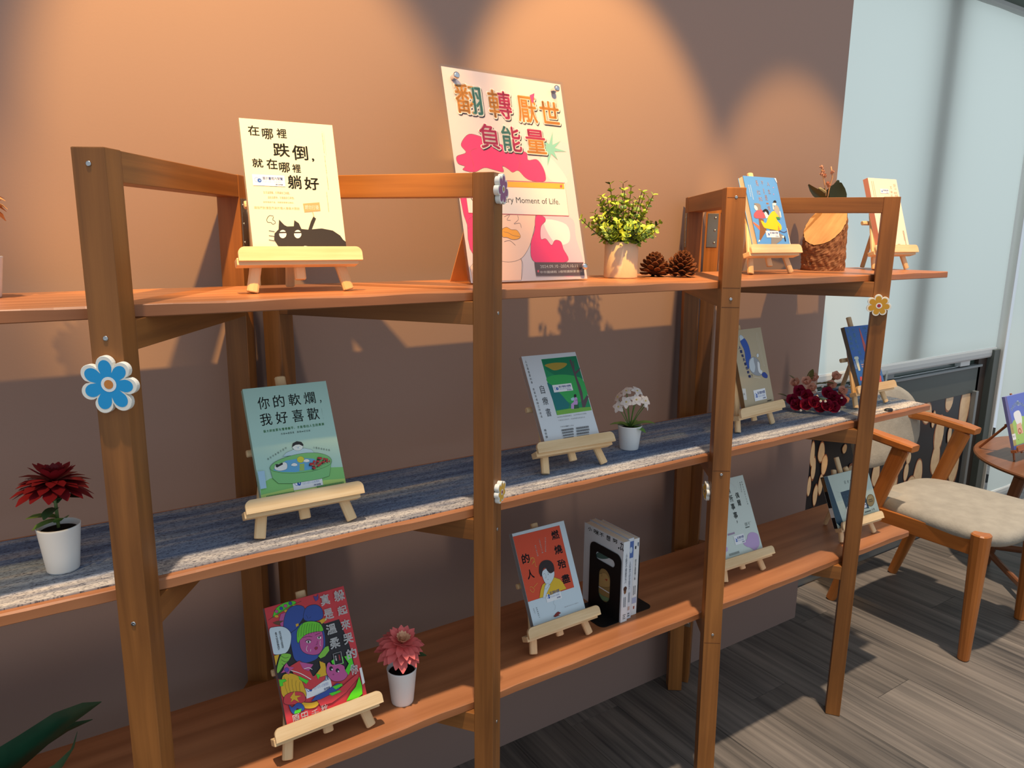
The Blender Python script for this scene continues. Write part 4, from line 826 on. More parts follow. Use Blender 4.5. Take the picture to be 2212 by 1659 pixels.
g = MB(); A = wl2(.085, .0) ; g.bm(par_bm(V((-.15, .001, .11)), V((.06, 0, 0)), A - V((0, 0, .11)), V((0, .003, 0))), mat('amber_acrylic', (214, 150, 96), .3)); g.build('support_leg', pst)

# ------------------------------------------------------------------ bookends and books on the lowest shelf
def plate_with_holes(outer, holes, x0, x1):
    """plate in the y-z plane with real openings"""
    loops = [[V((p[0], p[1], 0)) for p in l] for l in [outer] + holes]; tri = tessellate_polygon(loops); pts = [p for l in loops for p in l]; n = len(pts)
    verts = [(x0, p.x, p.y) for p in pts] + [(x1, p.x, p.y) for p in pts]; faces = [tuple(t) for t in tri] + [tuple(i + n for i in reversed(t)) for t in tri]
    k = 0
    for l in loops:
        m = len(l)
        for i in range(m): j = (i + 1) % m; faces.append((k + i, k + j, k + j + n, k + i + n))
        k += m
    bm = bmesh.new(); vs = [bm.verts.new(v) for v in verts]
    for f in faces: bm.faces.new([vs[i] for i in f])
    bmesh.ops.recalc_face_normals(bm, faces=bm.faces); return bm
def rrect(y0, y1, z0, z1, r, top_only=False, n=6):
    P = []
    for cy, cz, q0 in ((y1 - r, z1 - r, 0), (y0 + r, z1 - r, pi / 2), (y0 + r, z0 + r, pi), (y1 - r, z0 + r, 1.5 * pi)):
        if top_only and q0 >= pi: P.append((y0, z0) if q0 == pi else (y1, z0)); continue
        for i in range(n + 1): q = q0 + pi / 2 * i / n; P.append((cy + r * cos(q), cz + r * sin(q)))
    return P
def bookend(label, x, y, sgn, h=.175, w=.118):
    t = thing('bookend', label, 'bookend', (x, y, ZL), 'pair of black steel bookends')
    bmpart('upright', plate_with_holes(rrect(-w / 2, w / 2, 0.0015, h, .018, True), [rrect(-.022, .022, .03, .118, .0218), rrect(-.036, .036, .134, .154, .0098)], -.0008, .0008), BLACKM, t, smooth=False)
    P = [(p[0], p[1]) for p in rrect(-w / 2, w / 2, 0, .055, .016, True)]
    bm = bmesh.new(); a = [bm.verts.new((sgn * z, y_, 0.0002)) for y_, z in P]; b_ = [bm.verts.new((sgn * z, y_, 0.0018)) for y_, z in P]; m = len(a)
    bm.faces.new(a[::-1]); bm.faces.new(b_)
    for i in range(m): bm.faces.new((a[i], a[(i + 1) % m], b_[(i + 1) % m], b_[i]))
    bmesh.ops.recalc_face_normals(bm, faces=bm.faces); bmpart('foot', bm, BLACKM, t, smooth=False)
bookend('black steel bookend left of the three upright books, its slots showing a cover', .9585, -.268, -1)
bookend('black steel bookend right of the three upright books', 1.0285, -.258, 1, .168)
RX = Matrix.Rotation(-pi / 2, 4, 'Z')        # front cover (-y) turned to face -x
def upright_book(label, x0, t, yfront, w, h, cov, spine, group='books standing between the bookends'):
    mw = Matrix.Translation((x0 + t, yfront + w / 2, ZL)) @ RX
    # local -x runs to +y; spine on the +x side faces the room
    return book('book', label, mw, w, h, t, cov, spine, 'R', group)
r, cv = upright_book('white cat book upright against the left black bookend, front cover showing', .9605, .0205, -.331, .150, .212, 'dfe8ee', 'e4ecf2')
p = Print(.150, .212, [(913.5, 186), (1315.2, 395.4), (1280, 1208), (889.4, 952)])
for s_, x0, y0, x1, y1 in (('小', 948, 225, 988, 285), ('咪', 1008, 252, 1060, 325), ('不', 1065, 285, 1110, 345), ('想', 1135, 312, 1178, 385), ('努', 1200, 345, 1250, 410), ('力', 1275, 382, 1310, 470)): p.text(s_, x0, y0, x1 , y1, '20282c', .02)
p.text('…', 1258, 455, 1312, 470, '20282c', .03)
p.ell(1110, 520, 80, 40, '4a6a64'); p.poly([(1020, 640), (1090, 620), (1180, 700), (1180, 1060), (1030, 1010)], 'a88c58'); p.poly([(1030, 740), (1120, 700), (1175, 780), (1175, 840), (1060, 830)], 'c4a468', '2a2420', .5, True)
p.line([(1080, 700), (1092, 715), (1086, 735)], '2a2420', .8); p.poly([(1118, 760), (1150, 765), (1140, 785)], 'b04a38'); p.poly([(1030, 880), (1100, 930), (1175, 960), (1175, 1000), (1040, 960)], '7c9a70', '2a2420', .4)
p.poly([(1015, 985), (1180, 1050), (1180, 1130), (1015, 1060)], 'd4e0e8'); p.text('不要打擾，我在放空', 1035, 985, 1162, 1025, '20282c', .01)
p.build('cover_print', r, .0205); sticker(cv, p, 1055, 840, 1168, 900, .0205)
g = Print(.0185, .206); g.ell(50, 60, 22, 4, '7a5030'); g.ell(50, 57, 30, 3, '50342a'); g.text('小咪不想努力', 35, 12, 68, 50, '404c60', 0, True); g.micro(25, 68, 75, 80, '505c68', 2, True); g.micro(30, 90, 70, 97, '606a70', 3)
def spine_print(g, root, w):
    for i, (x, y, z) in enumerate(g.mb.v): g.mb.v[i] = (w / 2 - y + .0002, -.0102 + x, z)
    return g.mb.build('spine_print', root)
spine_print(g, r, .150)
r, cv = upright_book('blue-topped white book, middle of the three between the bookends', .9815, .0180, -.325, .148, .214, 'c8d4e4', 'dce6f0')
g = Print(.0165, .208); g.poly([(2, 1), (98, 1), (98, 22), (2, 22)], '5474b4'); g.ell(50, 12, 26, 4, 'c8dcf0'); g.text('人生不必太用力', 28, 26, 62, 62, '46566c', 0, True); g.micro(15, 30, 25, 74, '2a4a8a', 1, True); g.micro(30, 66, 70, 78, '55606c', 2, True); g.poly([(30, 84), (70, 84), (70, 89), (30, 89)], 'c4b0a8'); g.micro(32, 92, 68, 98, '55606c', 2)
for i, (x, y, z) in enumerate(g.mb.v): g.mb.v[i] = (.148 / 2 - y + .0002, -.0090 + x, z)
g.mb.build('spine_print', r)
r, cv = upright_book('thin white book nearest the right black bookend', 1.0050, .0195, -.318, .140, .205, 'e4eaee', 'e8eef0')
g = Print(.018, .198); g.poly([(25, 6), (48, 6), (48, 10), (25, 10)], '20242c'); g.poly([(70, 2), (90, 2), (86, 8), (72, 6)], '2c4c6c'); g.text('把日子過得慢一點', 32, 24, 62, 52, '484c54', 0, True); g.micro(20, 60, 75, 72, '6a6e74', 2, True); g.poly([(10, 76), (90, 76), (90, 84), (10, 84)], 'a8b8d8'); g.poly([(35, 88), (65, 88), (60, 92), (38, 92)], 'b06a60')
for i, (x, y, z) in enumerate(g.mb.v): g.mb.v[i] = (.140 / 2 - y + .0002, -.0098 + x, z)
g.mb.build('spine_print', r)

# ------------------------------------------------------------------ plants
def petal_mesh(name, L, Wd, curl, mt, cup=0.25, tip=0.35, n=5):
    """petal along +x, normal +z, bending up by curl"""
    g = MB(); vs = []; fs = []; uvs = []
    for i in range(n + 1):
        t = i / n; w = Wd * (sin(pi * min(1, (t * (1 - tip) + .12 * (1 - t)) ** 0.75)) ** .8 if t < 1 else 0.12) * 0.5
        a = curl * t; x = L * (sin(a) / curl if abs(curl) > 1e-3 else t); z = L * ((1 - cos(a)) / curl if abs(curl) > 1e-3 else 0)
        for s_ in (-1, 0, 1): vs.append((x, s_ * w, z + cup * w * abs(s_)))
    for i in range(n):
        for j in (0, 1): fs.append((3 * i + j, 3 * i + j + 1, 3 * i + j + 4, 3 * i + j + 3))
    g.add(vs, fs, mt, smooth=True); o = g.build(name); me = o.data; bpy.data.objects.remove(o); return me
def rotm(az, el, roll=0): return Matrix.Rotation(az, 4, 'Z') @ Matrix.Rotation(-el, 4, 'Y') @ Matrix.Rotation(roll, 4, 'X')
def leafp(root, me, loc, az, el, roll=0, sc=1, name='leaf'):
    return share(name, me, root, Matrix.Translation(V(loc)) @ rotm(az, el, roll) @ Matrix.Scale(sc, 4))
def white_pot(root, rt_, rb, h, mt=WHITE):
    pr_ = [(0, 0.0005), (rb, 0.0005), (rb + .0006, .003), (rt_ - .0006, h - .003), (rt_, h), (rt_ - .0014, h + .0006), (rt_ - .0024, h - .001), (rt_ - .004, h - .010), (0, h - .010)]
    bmpart('pot', lathe(pr_, 36), mt, root); bmpart('soil', lathe([(0, h - .0040), (rt_ * .5, h - .0045), (rt_ - .0042, h - .0085), (rt_ - .0042, h - .0098), (0, h - .0098)], 24), SOIL, root)
def dahlia(loc, c, zf, rf, cols, label, ncount, tiltdir, tilt, name, hpot, flat=0.0, stem_off=(0, 0)):
    t = thing(name, label, 'potted flower', loc, 'small potted flowers')
    white_pot(t, .0305, .0222, hpot)
    top = V((stem_off[0], stem_off[1], zf)); bmpart('stem', tube([(0, 0, hpot - .008), (stem_off[0] * .3, stem_off[1] * .3, zf * .7), top], .0024, 8), mat('stem_green', (104, 128, 72), .55), t)
    mo = mat('petal_%d_%d_%d' % cols[0], cols[0], .6, .3, var=.15, vscale=60); mi_ = mat('petal_%d_%d_%d' % cols[1], cols[1], .6, .3, var=.15, vscale=60)
    hd = Matrix.Translation(top) @ Matrix.Rotation(tiltdir, 4, 'Z') @ Matrix.Rotation(tilt, 4, 'Y')
    rings = ((rf, .0185, -16 + flat, 14, mo, .35), (rf * .93, .0175, -2 + flat, 14, mo, .4), (rf * .82, .0155, 12 + flat * .7, 14, mo, .45), (rf * .66, .0135, 26 + flat * .5, 13, mo, .5), (rf * .46, .0105, 42, 12, mi_, .6), (rf * .32, .0075, 58, 10, mi_, .6))
    for k, (L, w_, el, cnt, mt, cu) in enumerate(rings):
        me = petal_mesh('petal', L, w_, -cu if k < 3 else cu * .6, mt)
        for i in range(cnt):
            az = 2 * pi * (i + .5 * (k % 2)) / cnt + random.uniform(-.12, .12)
            share('petal', me, t, hd @ Matrix.Translation((0, 0, .0015 * k)) @ rotm(az, radians(el + random.uniform(-5, 5))) @ Matrix.Scale(random.uniform(.9, 1.06), 4))
    bmpart('calyx', lathe([(0, -.008), (.006, -.005), (.009, .001), (0, .004)], 12, (0, 0, 0)), GREEN1, t).matrix_local = hd
    return t
LEAF = petal_mesh('leaf', .042, .020, -.5, GREEN1, .3, .25); LEAFD = petal_mesh('leaf', .045, .022, -.7, mat('leaf_deep', (58, 86, 50), .55, .4, var=.2, vscale=40), .3, .25)
t = dahlia((-.176, -.293, ZR), 0, .140, .058, ((124, 20, 30), (104, 14, 26)), 'dark red dahlia in a small white pot at the left of the runner', 0, 0.6, 0.12, 'potted_dahlia', .073, flat=6)
leafp(t, LEAF, (0, -.002, .085), radians(172), .35); leafp(t, LEAF, (0, -.004, .078), radians(-70), .7, sc=.9); leafp(t, LEAFD, (.0, 0, .112), radians(-35), .5, sc=.9); leafp(t, LEAFD, (0, 0, .108), radians(40), .75); leafp(t, LEAF, (.002, 0, .080), radians(195), .1, sc=.9); leafp(t, LEAFD, (.0, 0, .10), radians(-120), .2, sc=.8)
t = dahlia((.377, -.322, ZL), 0, .126, .054, ((232, 112, 110), (236, 176, 140)), 'coral pink dahlia in a small white pot on the lowest shelf', 0, radians(-75), .30, 'potted_dahlia', .076, flat=0)
leafp(t, LEAFD, (0, 0, .095), radians(-10), .25, sc=1.2); leafp(t, LEAFD, (0, 0, .09), radians(150), .4, sc=.8); leafp(t, LEAFD, (0, 0, .092), radians(60), .3)
t = dahlia((-.234, -.19, ZT), 0, .150, .055, ((226, 160, 96), (248, 226, 190)), 'orange and cream flower in a white cup at the left end of the top shelf', 0, 0, .1, 'potted_dahlia', .062, flat=-6)
# small white flowers
t = thing('potted_white_flowers', 'white five-petalled flowers in a small white pot on the runner', 'potted flower', Matrix.Translation((1.022, -.268, ZR)) @ Matrix.Rotation(radians(-40), 4, 'Z'), 'small potted flowers')
white_pot(t, .030, .0225, .060)
wm_ = mat('white_petal', (236, 228, 222), .55, .3); pt = petal_mesh('petal', .017, .013, -.5, wm_, .15, .05); cm_ = mat('flower_heart', (206, 190, 110), .6)
for (x, z, y, tx, ty) in ((-.030, .108, -.014, -.5, -.9), (-.012, .122, -.02, -.2, -1), (.012, .128, -.018, .2, -.9), (-.012, .146, -.004, -.3, -.3), (.014, .146, 0, .3, -.3), (.034, .124, -.01, .7, -.7), (.036, .112, .006, .9, -.3), (-.032, .128, .004, -.9, -.3)):
    q = V((tx, ty, .55)).normalized().to_track_quat('Z', 'Y').to_matrix().to_4x4(); q.translation = V((x, y, z))
    bh = MB(); bh.bm(lathe([(0, .0028), (.002, .002), (.0024, 0), (0, -.003)], 8), cm_); bo = bh.build('blossom', t); bo.matrix_local = q
    for i in range(5): share('petal', pt, bo, rotm(2 * pi * i / 5 + x * 20, .12))
    bmpart('stem', tube([(0, 0, .052), (x * .5, y * .5, z * .75), (x, y, z - .002)], .0011, 6), GREEN1, t)
LG = petal_mesh('leaf', .052, .022, -.8, mat('fresh_leaf', (108, 150, 76), .45, .4, var=.15, vscale=40), .35, .2)
for az, el, sc in ((185, .55, 1.0), (-8, .65, 1.25), (-40, .35, .95), (150, .6, .8), (60, .7, .8)): leafp(t, LG, (0, 0, .052), radians(az), el, sc=sc)
# birch pot with green sprigs
t = thing('potted_sprigs', 'bright green leafy sprigs in a pale wooden pot beside the poster', 'potted plant', (1.022, -.212, ZT))
birch = mat('birch_pot', (226, 204, 172), .7, .3, bump=.5, bscale=60, var=.07, vscale=14)
bmpart('pot', lathe([(0, .0005), (.0400, .0005), (.0405, .003), (.0402, .084), (.0385, .086), (.0365, .084), (.0362, .070), (0, .070)], 40), birch, t)
bmpart('soil', lathe([(0, .076), (.036, .073), (.036, .0705), (0, .0705)], 24), SOIL, t)
fol = [mat('sprig_yellow_green', (166, 186, 60), .5, .4, var=.15, vscale=30), mat('sprig_mid_green', (118, 148, 58), .5, .4, var=.2, vscale=30), mat('sprig_dark_green', (48, 66, 34), .5, .4)]
stm = mat('sprig_stem', (64, 58, 34), .7); rnd = random.Random(4)
def round_leaf(g, c, d, up_, r_, mt):
    d = d.normalized(); s_ = d.cross(up_).normalized(); nn = s_.cross(d)
    P = [c, c + d * r_ * .7 + s_ * r_ * .75 + nn * r_ * .2, c + d * r_ * 1.5 + s_ * r_ * .55 + nn * r_ * .1, c + d * r_ * 1.9, c + d * r_ * 1.5 - s_ * r_ * .55 + nn * r_ * .1, c + d * r_ * .7 - s_ * r_ * .75 + nn * r_ * .2, c + d * r_ * .95]
    g.add(P, [(0, 1, 6), (1, 2, 6), (2, 3, 6), (3, 4, 6), (4, 5, 6), (5, 0, 6)], mt, smooth=False)
for k in range(54):
    if k < 9: az, el, L = rnd.random() * 6.3, rnd.uniform(1.2, 1.5), .155 - .008 * k
    elif k < 22: az, el, L = k * 2.4, rnd.uniform(1.0, 1.3), rnd.uniform(.105, .14)
    else: az, el, L = k * 2.4, rnd.uniform(.3, .95), rnd.uniform(.07, .105) * (1.12 if k % 5 == 0 else 1)
    d = V((cos(az) * cos(el), sin(az) * cos(el), sin(el))); pts = [V((cos(az) * .010, sin(az) * .010, .072))]; nseg = 9
    for i in range(nseg): d2 = (d + V((0, 0, .35 * (i / nseg)))).normalized(); pts.append(pts[-1] + d2 * L / nseg)
    g = MB(); g.bm(tube(pts, .0010, 5), stm)
    for i in range(2, nseg + 1):
        a = (pts[i] - pts[i - 1]).normalized(); o1 = a.orthogonal().normalized(); ang = i * 1.57 + rnd.uniform(-.4, .4)
        for s_ in (0, 1):
            for extra in (0, .8):
                if extra and rnd.random() < .35: continue
                q = ang + pi * s_ + extra; o2 = o1 * cos(q) + a.cross(o1) * sin(q)
                f = rnd.random(); mt = fol[0] if f < (.62 if el > .5 else .5) else (fol[1] if f < .88 else fol[2])
                round_leaf(g, pts[i], o2 + a * .6, a, rnd.uniform(.0076, .0108) * (1 - .035 * i), mt)
    g.build('sprig', t, 'stuff')
# pine cones
sc_m = mat('cone_scale', (98, 58, 34), .75, .2, var=.3, vscale=40); 
g = MB(); P = [(0, -.0022, 0), (.008, -.0038, .0004), (.014, -.0058, .0022), (.0175, -.0028, .0044), (.0180, 0, .0050), (.0175, .0028, .0044), (.014, .0058, .0022), (.008, .0038, .0004), (0, .0022, 0), (.012, 0, .0042)]
P2 = [(x, y, z - .0013) for x, y, z in P]; n_ = 9; fs = [(i, i + 1, 9) for i in range(8)] + [(8, 0, 9)] + [(i + 11, i + 10, 19) for i in range(8)] + [(10, 18, 19)] + [(i, i + 10, i + 11, i + 1) for i in range(8)] + [(8, 18, 10, 0)]
g.add(P + P2, fs, sc_m); o = g.build('scale'); scale_me = o.data; bpy.data.objects.remove(o)
for (x, y, s, tl, lab) in ((1.122, -.222, 1.0, (.25, -.2), 'left pine cone lying on the top shelf beside the wooden pot'), (1.184, -.250, 1.08, (-.1, .3), 'right pine cone, nearer the third post')):
    t = thing('pine_cone', lab, 'pine cone', Matrix.Translation((x, y, ZT + .004)) @ Matrix.Rotation(tl[1], 4, 'X') @ Matrix.Rotation(tl[0], 4, 'Y') @ Matrix.Scale(s, 4), 'pine cones')
    bmpart('core', lathe([(0, 0), (.012, .003), (.015, .018), (.010, .038), (0, .046)], 12), mat('cone_core', (58, 34, 22), .9, .1), t)
    for i in range(64):
        f = i / 63; az = i * 2.39996; z = .004 + .040 * f; el = -.25 + 1.35 * f ** 1.3; rr = .012 * (1 - .45 * f); k = (1.22 + .25 * sin(pi * min(1, f * 1.5))) * (1 - .35 * f ** 3)
        share('scale', scale_me, t, Matrix.Translation((cos(az) * rr, sin(az) * rr, z)) @ rotm(az, el) @ Matrix.Scale(k, 4))

# ------------------------------------------------------------------ sawn log and orchid
t = thing('sawn_log', 'sawn log with a slanted pale cut face and rough bark, on the top shelf', 'log', (1.868, -.180, ZT))
bark = mat('log_bark', (128, 90, 66), .9, .15, bump=1.0, bscale=110, var=.35, vscale=60); cut = wood('log_cut_wood', (156, 108, 60), (200, 150, 94), .7, 9, 60, .3)
rnd = random.Random(9); bm = bmesh.new(); nr, nz = 56, 22; R = []
def topz(x, y): return .136 + 1.05 * (x * .80 + y * .25)
for k in range(nz + 1):
    ring = []
    for i in range(nr):
        q = 2 * pi * i / nr; f = k / nz; rad = .066 + .004 * sin(2 * q + 1) + .003 * (1 - f) + .0022 * (sin(q * 13 + 2.2 * sin(f * 9 + i)) + .6 * sin(q * 23 + f * 17)) * (0 if k in (0, nz) else 1) + rnd.uniform(-.0012, .0012)
        x, y = rad * cos(q) + .006 * (1 - f), rad * sin(q) * .92; zt = topz(x, y); ring.append(bm.verts.new((x, y, .0005 + (zt - .0005) * f)))
    R.append(ring)
for a, b_ in zip(R, R[1:]):
    for i in range(nr): bm.faces.new((a[i], a[(i + 1) % nr], b_[(i + 1) % nr], b_[i]))
bm.faces.new(R[0][::-1]); tops = [v.co.copy() for v in R[-1]]; bmesh.ops.recalc_face_normals(bm, faces=bm.faces); bmpart('bark', bm, bark, t, smooth=False)
g = MB(); c = sum(tops, V()) / nr; vs = [c + (p_ - c) * .985 + V((0, 0, .0008)) for p_ in tops] + [c + V((0, 0, .001))]; fs = [(i, (i + 1) % nr, nr) for i in range(nr)]; g.add(vs, fs, cut, [[(vs[j].x, vs[j].y) for j in f] for f in fs]); g.build('cut_face', t)
t = thing('orchid_on_bark', 'faded orchid with dark oval leaves on a bark stump behind the log', 'potted plant', (1.930, -.135, ZT))
bmpart('bark_stump', lathe([(0, .0005), (.028, .0005), (.030, .05), (.026, .12), (.028, .190), (.022, .193), (0, .185)], 18, (.012, .012, 0)), bark, t, smooth=False)
def ribbon(name, pts, wd, ws, mt, sag=.25, parent=None):
    g = MB(); vs = []; fs = []; pts = [V(p_) for p_ in pts]
    for i, p_ in enumerate(pts):
        d = (pts[min(i + 1, len(pts) - 1)] - pts[max(i - 1, 0)]).normalized(); s_ = (V(wd) - d * V(wd).dot(d)).normalized(); nn = s_.cross(d)
        for k in (-1, -.5, 0, .5, 1): vs.append(p_ + s_ * ws[i] * k - nn * ws[i] * sag * (1 - abs(k)))
    for i in range(len(pts) - 1):
        for k in range(4): a = 5 * i + k; fs.append((a, a + 1, a + 6, a + 5))
    g.add(vs, fs, mt, smooth=True); return g.build(name, parent)
orl = mat('orchid_leaf', (46, 52, 26), .4, .4, var=.15, vscale=20); OV = [.012, .026, .034, .036, .032, .022, .006]
ribbon('leaf', [(.004 + .002 * i, -.016 - .002 * i, .178 + .0145 * i) for i in range(7)], (.83, -.55, 0), OV, orl, .2, t)
ribbon('leaf', [(.030 + .0045 * i, .004, .182 + .0155 * i) for i in range(7)], (.95, -.2, -.3), [w * .62 for w in OV], orl, .2, t)
ribbon('leaf', [(-.004 - .021 * i, -.010 - .002 * i, .196 + .0095 * i + .003 * sin(i)) for i in range(7)], (.1, -.5, 1), [w * .36 for w in OV], orl, .3, t)
ribbon('leaf', [(-.006 - .003 * i, -.004, .186 + .010 * i) for i in range(7)], (.83, -.55, 0), [w * .40 for w in OV], orl, .2, t)
ribbon('leaf', [(.01, .014 + .006 * i, .186 + .010 * i) for i in range(7)], (.83, .3, 0), [w * .7 for w in OV], orl, .2, t)
db = mat('dry_stem', (206, 160, 118), .7); pk = mat('dry_blossom', (226, 168, 140), .6, .3, var=.2, vscale=60); PB = petal_mesh('petal', .012, .010, .9, pk, .5, .1)
for pts in ([(-.006, 0, .18), (-.026, -.012, .235), (-.060, -.014, .300)], [(-.004, 0, .18), (-.012, -.012, .24), (-.006, -.016, .280), (-.018, -.016, .310)], [(.02, -.012, .16), (.035, -.022, .09), (.05, -.030, .055)]): bmpart('stem', tube(pts, .0018, 6), db, t)
for (x, z) in ((-.038, .283), (-.030, .270), (-.022, .258), (-.034, .262), (.004, .270), (-.010, .236), (-.004, .230)):
    h = MB(); h.bm(lathe([(0, .003), (.003, 0), (0, -.003)], 6), pk); bo = h.build('blossom', t); bo.matrix_local = Matrix.Translation((x - .020, -.016, z + .020)) @ Matrix.Rotation(x * 60, 4, 'Z') @ Matrix.Rotation(.8, 4, 'X')
    for i in range(5): share('petal', PB, bo, rotm(i * 1.257, .7))
h = MB(); bd = mat('dry_bud', (150, 140, 100), .6); h.bm(tube([(-.03, -.014, .232), (-.045, -.016, .236), (-.066, -.018, .242), (-.074, -.018, .244)], .006, 8, [.4, 1, .9, .2]), bd); h.build('bud', t)

# ------------------------------------------------------------------ rose bouquet on the runner
t = thing('rose_bouquet', 'small bouquet of dark red and faded pink roses lying on the runner', 'bouquet', Matrix.Translation((1.782, -.262, ZR)) @ Matrix.Rotation(radians(-48), 4, 'Z') @ Matrix.Scale(1.1, 4))
RD = mat('red_rose', (136, 20, 52), .6, .3, var=.25, vscale=50); RP = mat('pink_rose', (224, 168, 144), .6, .3, var=.15, vscale=50); RW = mat('white_berry', (236, 230, 220), .5)
PR = petal_mesh('petal', .019, .019, .9, RD, .35, .05); PR2 = petal_mesh('petal', .012, .014, 1.2, RD, .5, .05); PP = petal_mesh('petal', .016, .016, .9, RP, .35, .05); PP2 = petal_mesh('petal', .010, .012, 1.2, RP, .5, .05)
def rose(x, y, z, d, a_, b_, mt, sc=1):
    q = V(d).normalized().to_track_quat('Z', 'Y').to_matrix().to_4x4(); q.translation = V((x, y, z)); h = MB(); h.bm(lathe([(0, -.004), (.005, 0), (.0035, .008), (0, .010)], 8), mt); bo = h.build('rose', t); bo.matrix_local = q @ Matrix.Scale(sc, 4)
    for i in range(5): share('petal', a_, bo, rotm(i * 1.257, .35))
    for i in range(4): share('petal', b_, bo, Matrix.Translation((0, 0, .003)) @ rotm(i * 1.57 + .5, .8))
for x, z, y in ((-.062, .026, -.020), (-.046, .050, -.012), (-.030, .018, -.036), (-.010, .026, -.034), (.004, .014, -.036), (.022, .050, -.016), (.036, .040, -.022), (.020, .020, -.040), (.052, .032, -.024), (-.028, .040, -.018), (.036, .016, -.038), (-.052, .014, -.03)):
    rose(x, y, z, (x * 4, -1, .55), PR, PR2, RD, 1.35)
for x, z, y in ((-.056, .068, .006), (-.028, .074, .004), (.034, .066, .012), (.060, .054, .0), (.044, .090, .018), (-.016, .058, -.004), (.066, .03, .0), (-.01, .082, .02)): rose(x, y, z, (x * 6, -.7, .7), PP, PP2, RP, 1.3)
for x, z, y in ((-.044, .008, -.052), (.004, .036, -.050), (.052, .012, -.046), (-.006, .060, -.024), (.016, .036, -.048), (-.004, .046, -.036), (.058, .044, -.03), (.066, .036, -.02), (.01, .07, -.016)): bmpart('berry', lathe([(0, -.004), (.003, -.002), (.0042, .001), (0, .005)], 8, (x, y, z)), RW, t)
OLV = petal_mesh('leaf', .034, .018, -.4, mat('olive_leaf', (104, 104, 58), .6, .3, var=.2, vscale=40), .3, .1)
for x, z, y, az, el in ((-.05, .07, .01, 170, .9), (-.02, .08, .01, 60, 1.3), (.01, .075, 0, -10, .3), (-.07, .03, 0, 190, .5), (-.066, .02, 0, -160, .2), (.04, .08, .02, 20, .8), (.0, .07, .01, 20, .2)): leafp(t, OLV, (x, y, z), radians(az), el)
bmpart('stems', tube([(0, -.02, .03), (.02, .05, .02), (.04, .10, .008)], .009, 8, [1, .8, .7]), mat('stem_green', (104, 128, 72), .55), t)

# ------------------------------------------------------------------ dark leaves low at the left
t = thing('broad_leaf_plant', 'dark green broad-leaved plant reaching in at the lower left corner', 'potted plant', (-.47, -.24, ZL))
ribbon('leaf', [(.0, 0, .065), (.10, 0, .08), (.17, .0, .085), (.22, .0, .112), (.265, .0, .136), (.30, .0, .145), (.325, .0, .147)], (.2, -.35, 1), [.012, .045, .042, .034, .026, .015, .001], GREEND, parent=t)
ribbon('leaf', [(.0, -.02, .06), (.10, -.03, .055), (.17, -.04, .055), (.22, -.04, .066), (.255, -.035, .080), (.275, -.03, .10), (.285, -.02, .118)], (.3, -.6, .8), [.01, .03, .036, .036, .03, .016, .002], mat('leaf_blue_green', (44, 104, 78), .4, .5, var=.2, vscale=25), parent=t)
ribbon('leaf', [(.15, .03, .05), (.22, .04, .075), (.27, .05, .088), (.31, .05, .088)], (0, -.5, 1), [.01, .018, .014, .001], GREEND, parent=t)
bmpart('pot', lathe([(0, .0005), (.035, .0005), (.045, .07), (.042, .072), (.040, .06), (0, .058)], 24), WHITE, t)

# ------------------------------------------------------------------ foam flower cut-outs on the posts
def cutout(label, loc, nrm, R_, thick, face, core, rot=0.0, lobes=7, seed=1, deep=.30):
    nrm = V(nrm).normalized(); ex = V((0, 0, 1)).cross(nrm).normalized(); ez = nrm.cross(ex)
    t = thing('flower_cutout', label, 'flower ornament', frame_mat(V(loc), ex, ez, nrm), 'foam flowers stuck on the posts'); rd = random.Random(seed); amp = [rd.uniform(.9, 1.06) for _ in range(lobes)]
    def out(R0, dp, kk=1.0):
        P = []
        for i in range(98):
            q = 2 * pi * i / 98; f = q / (2 * pi) * lobes; k = int(f + .5) % lobes; c = abs(cos(pi * f)) ** .55; P.append((R0 * amp[k] ** kk * (1 - dp + dp * c) * cos(q + rot), R0 * amp[k] ** kk * (1 - dp + dp * c) * sin(q + rot)))
        return P
    o1 = out(R_, deep); bmpart('foam', loft([[V((x * .985, y * .985, 0)) for x, y in o1], [V((x, y, .0008)) for x, y in o1], [V((x, y, thick - .0008)) for x, y in o1], [V((x * .985, y * .985, thick)) for x, y in o1]]), mat('foam_white', (232, 232, 224), .6), t, smooth=False)
    g = MB(); g.add([V((x, y, thick + .0002)) for x, y in out(R_ * .86, deep * 1.35)], [list(range(98))], pm(face)); g.build('coloured_face', t)
    g = MB(); g.add([V((R_ * .25 * cos(i * .3142), R_ * .25 * sin(i * .3142), thick + .0004)) for i in range(20)], [list(range(20))], pm('e8ecec')); g.build('centre_ring', t)
    g = MB(); g.add([V((R_ * .15 * cos(i * .3142), R_ * .15 * sin(i * .3142), thick + .0006)) for i in range(20)], [list(range(20))], pm(core)); g.build('centre', t)
u0, n0 = fvec(0); cutout('large blue foam flower with an orange heart on the left front post', fpt(0, -.0004, BT * .42, 1.2445), -u0, .0415, .009, '1e98d8', 'c8803c', radians(98), seed=3, deep=.38)
u1, n1 = fvec(1); cutout('purple foam flower at the top of the second post', fpt(1, -.0004, BT * .5, 1.5235), -u1, .0265, .009, '94608c', 'a89048', radians(85), seed=5)
cutout('tiny yellow foam flower low on the second post', fpt(1, -.0004, BT * .5, .9645), -u1, .0225, .009, 'dcb048', '8c2028', radians(85), seed=8)
u3, n3 = fvec(3); cutout('yellow foam flower with a red heart on the fourth post', fpt(3, BW * .58, -.0004, 1.2630), -n3, .0315, .008, 'c89830', 'a83040', radians(98), seed=12)
u2, n2 = fvec(2); cutout('small yellow foam flower half hidden on the side of the third post', fpt(2, BW * .75, -.0004, .8340), -n2, .024, .008, 'e8b830', '2a2018', radians(60), seed=6)

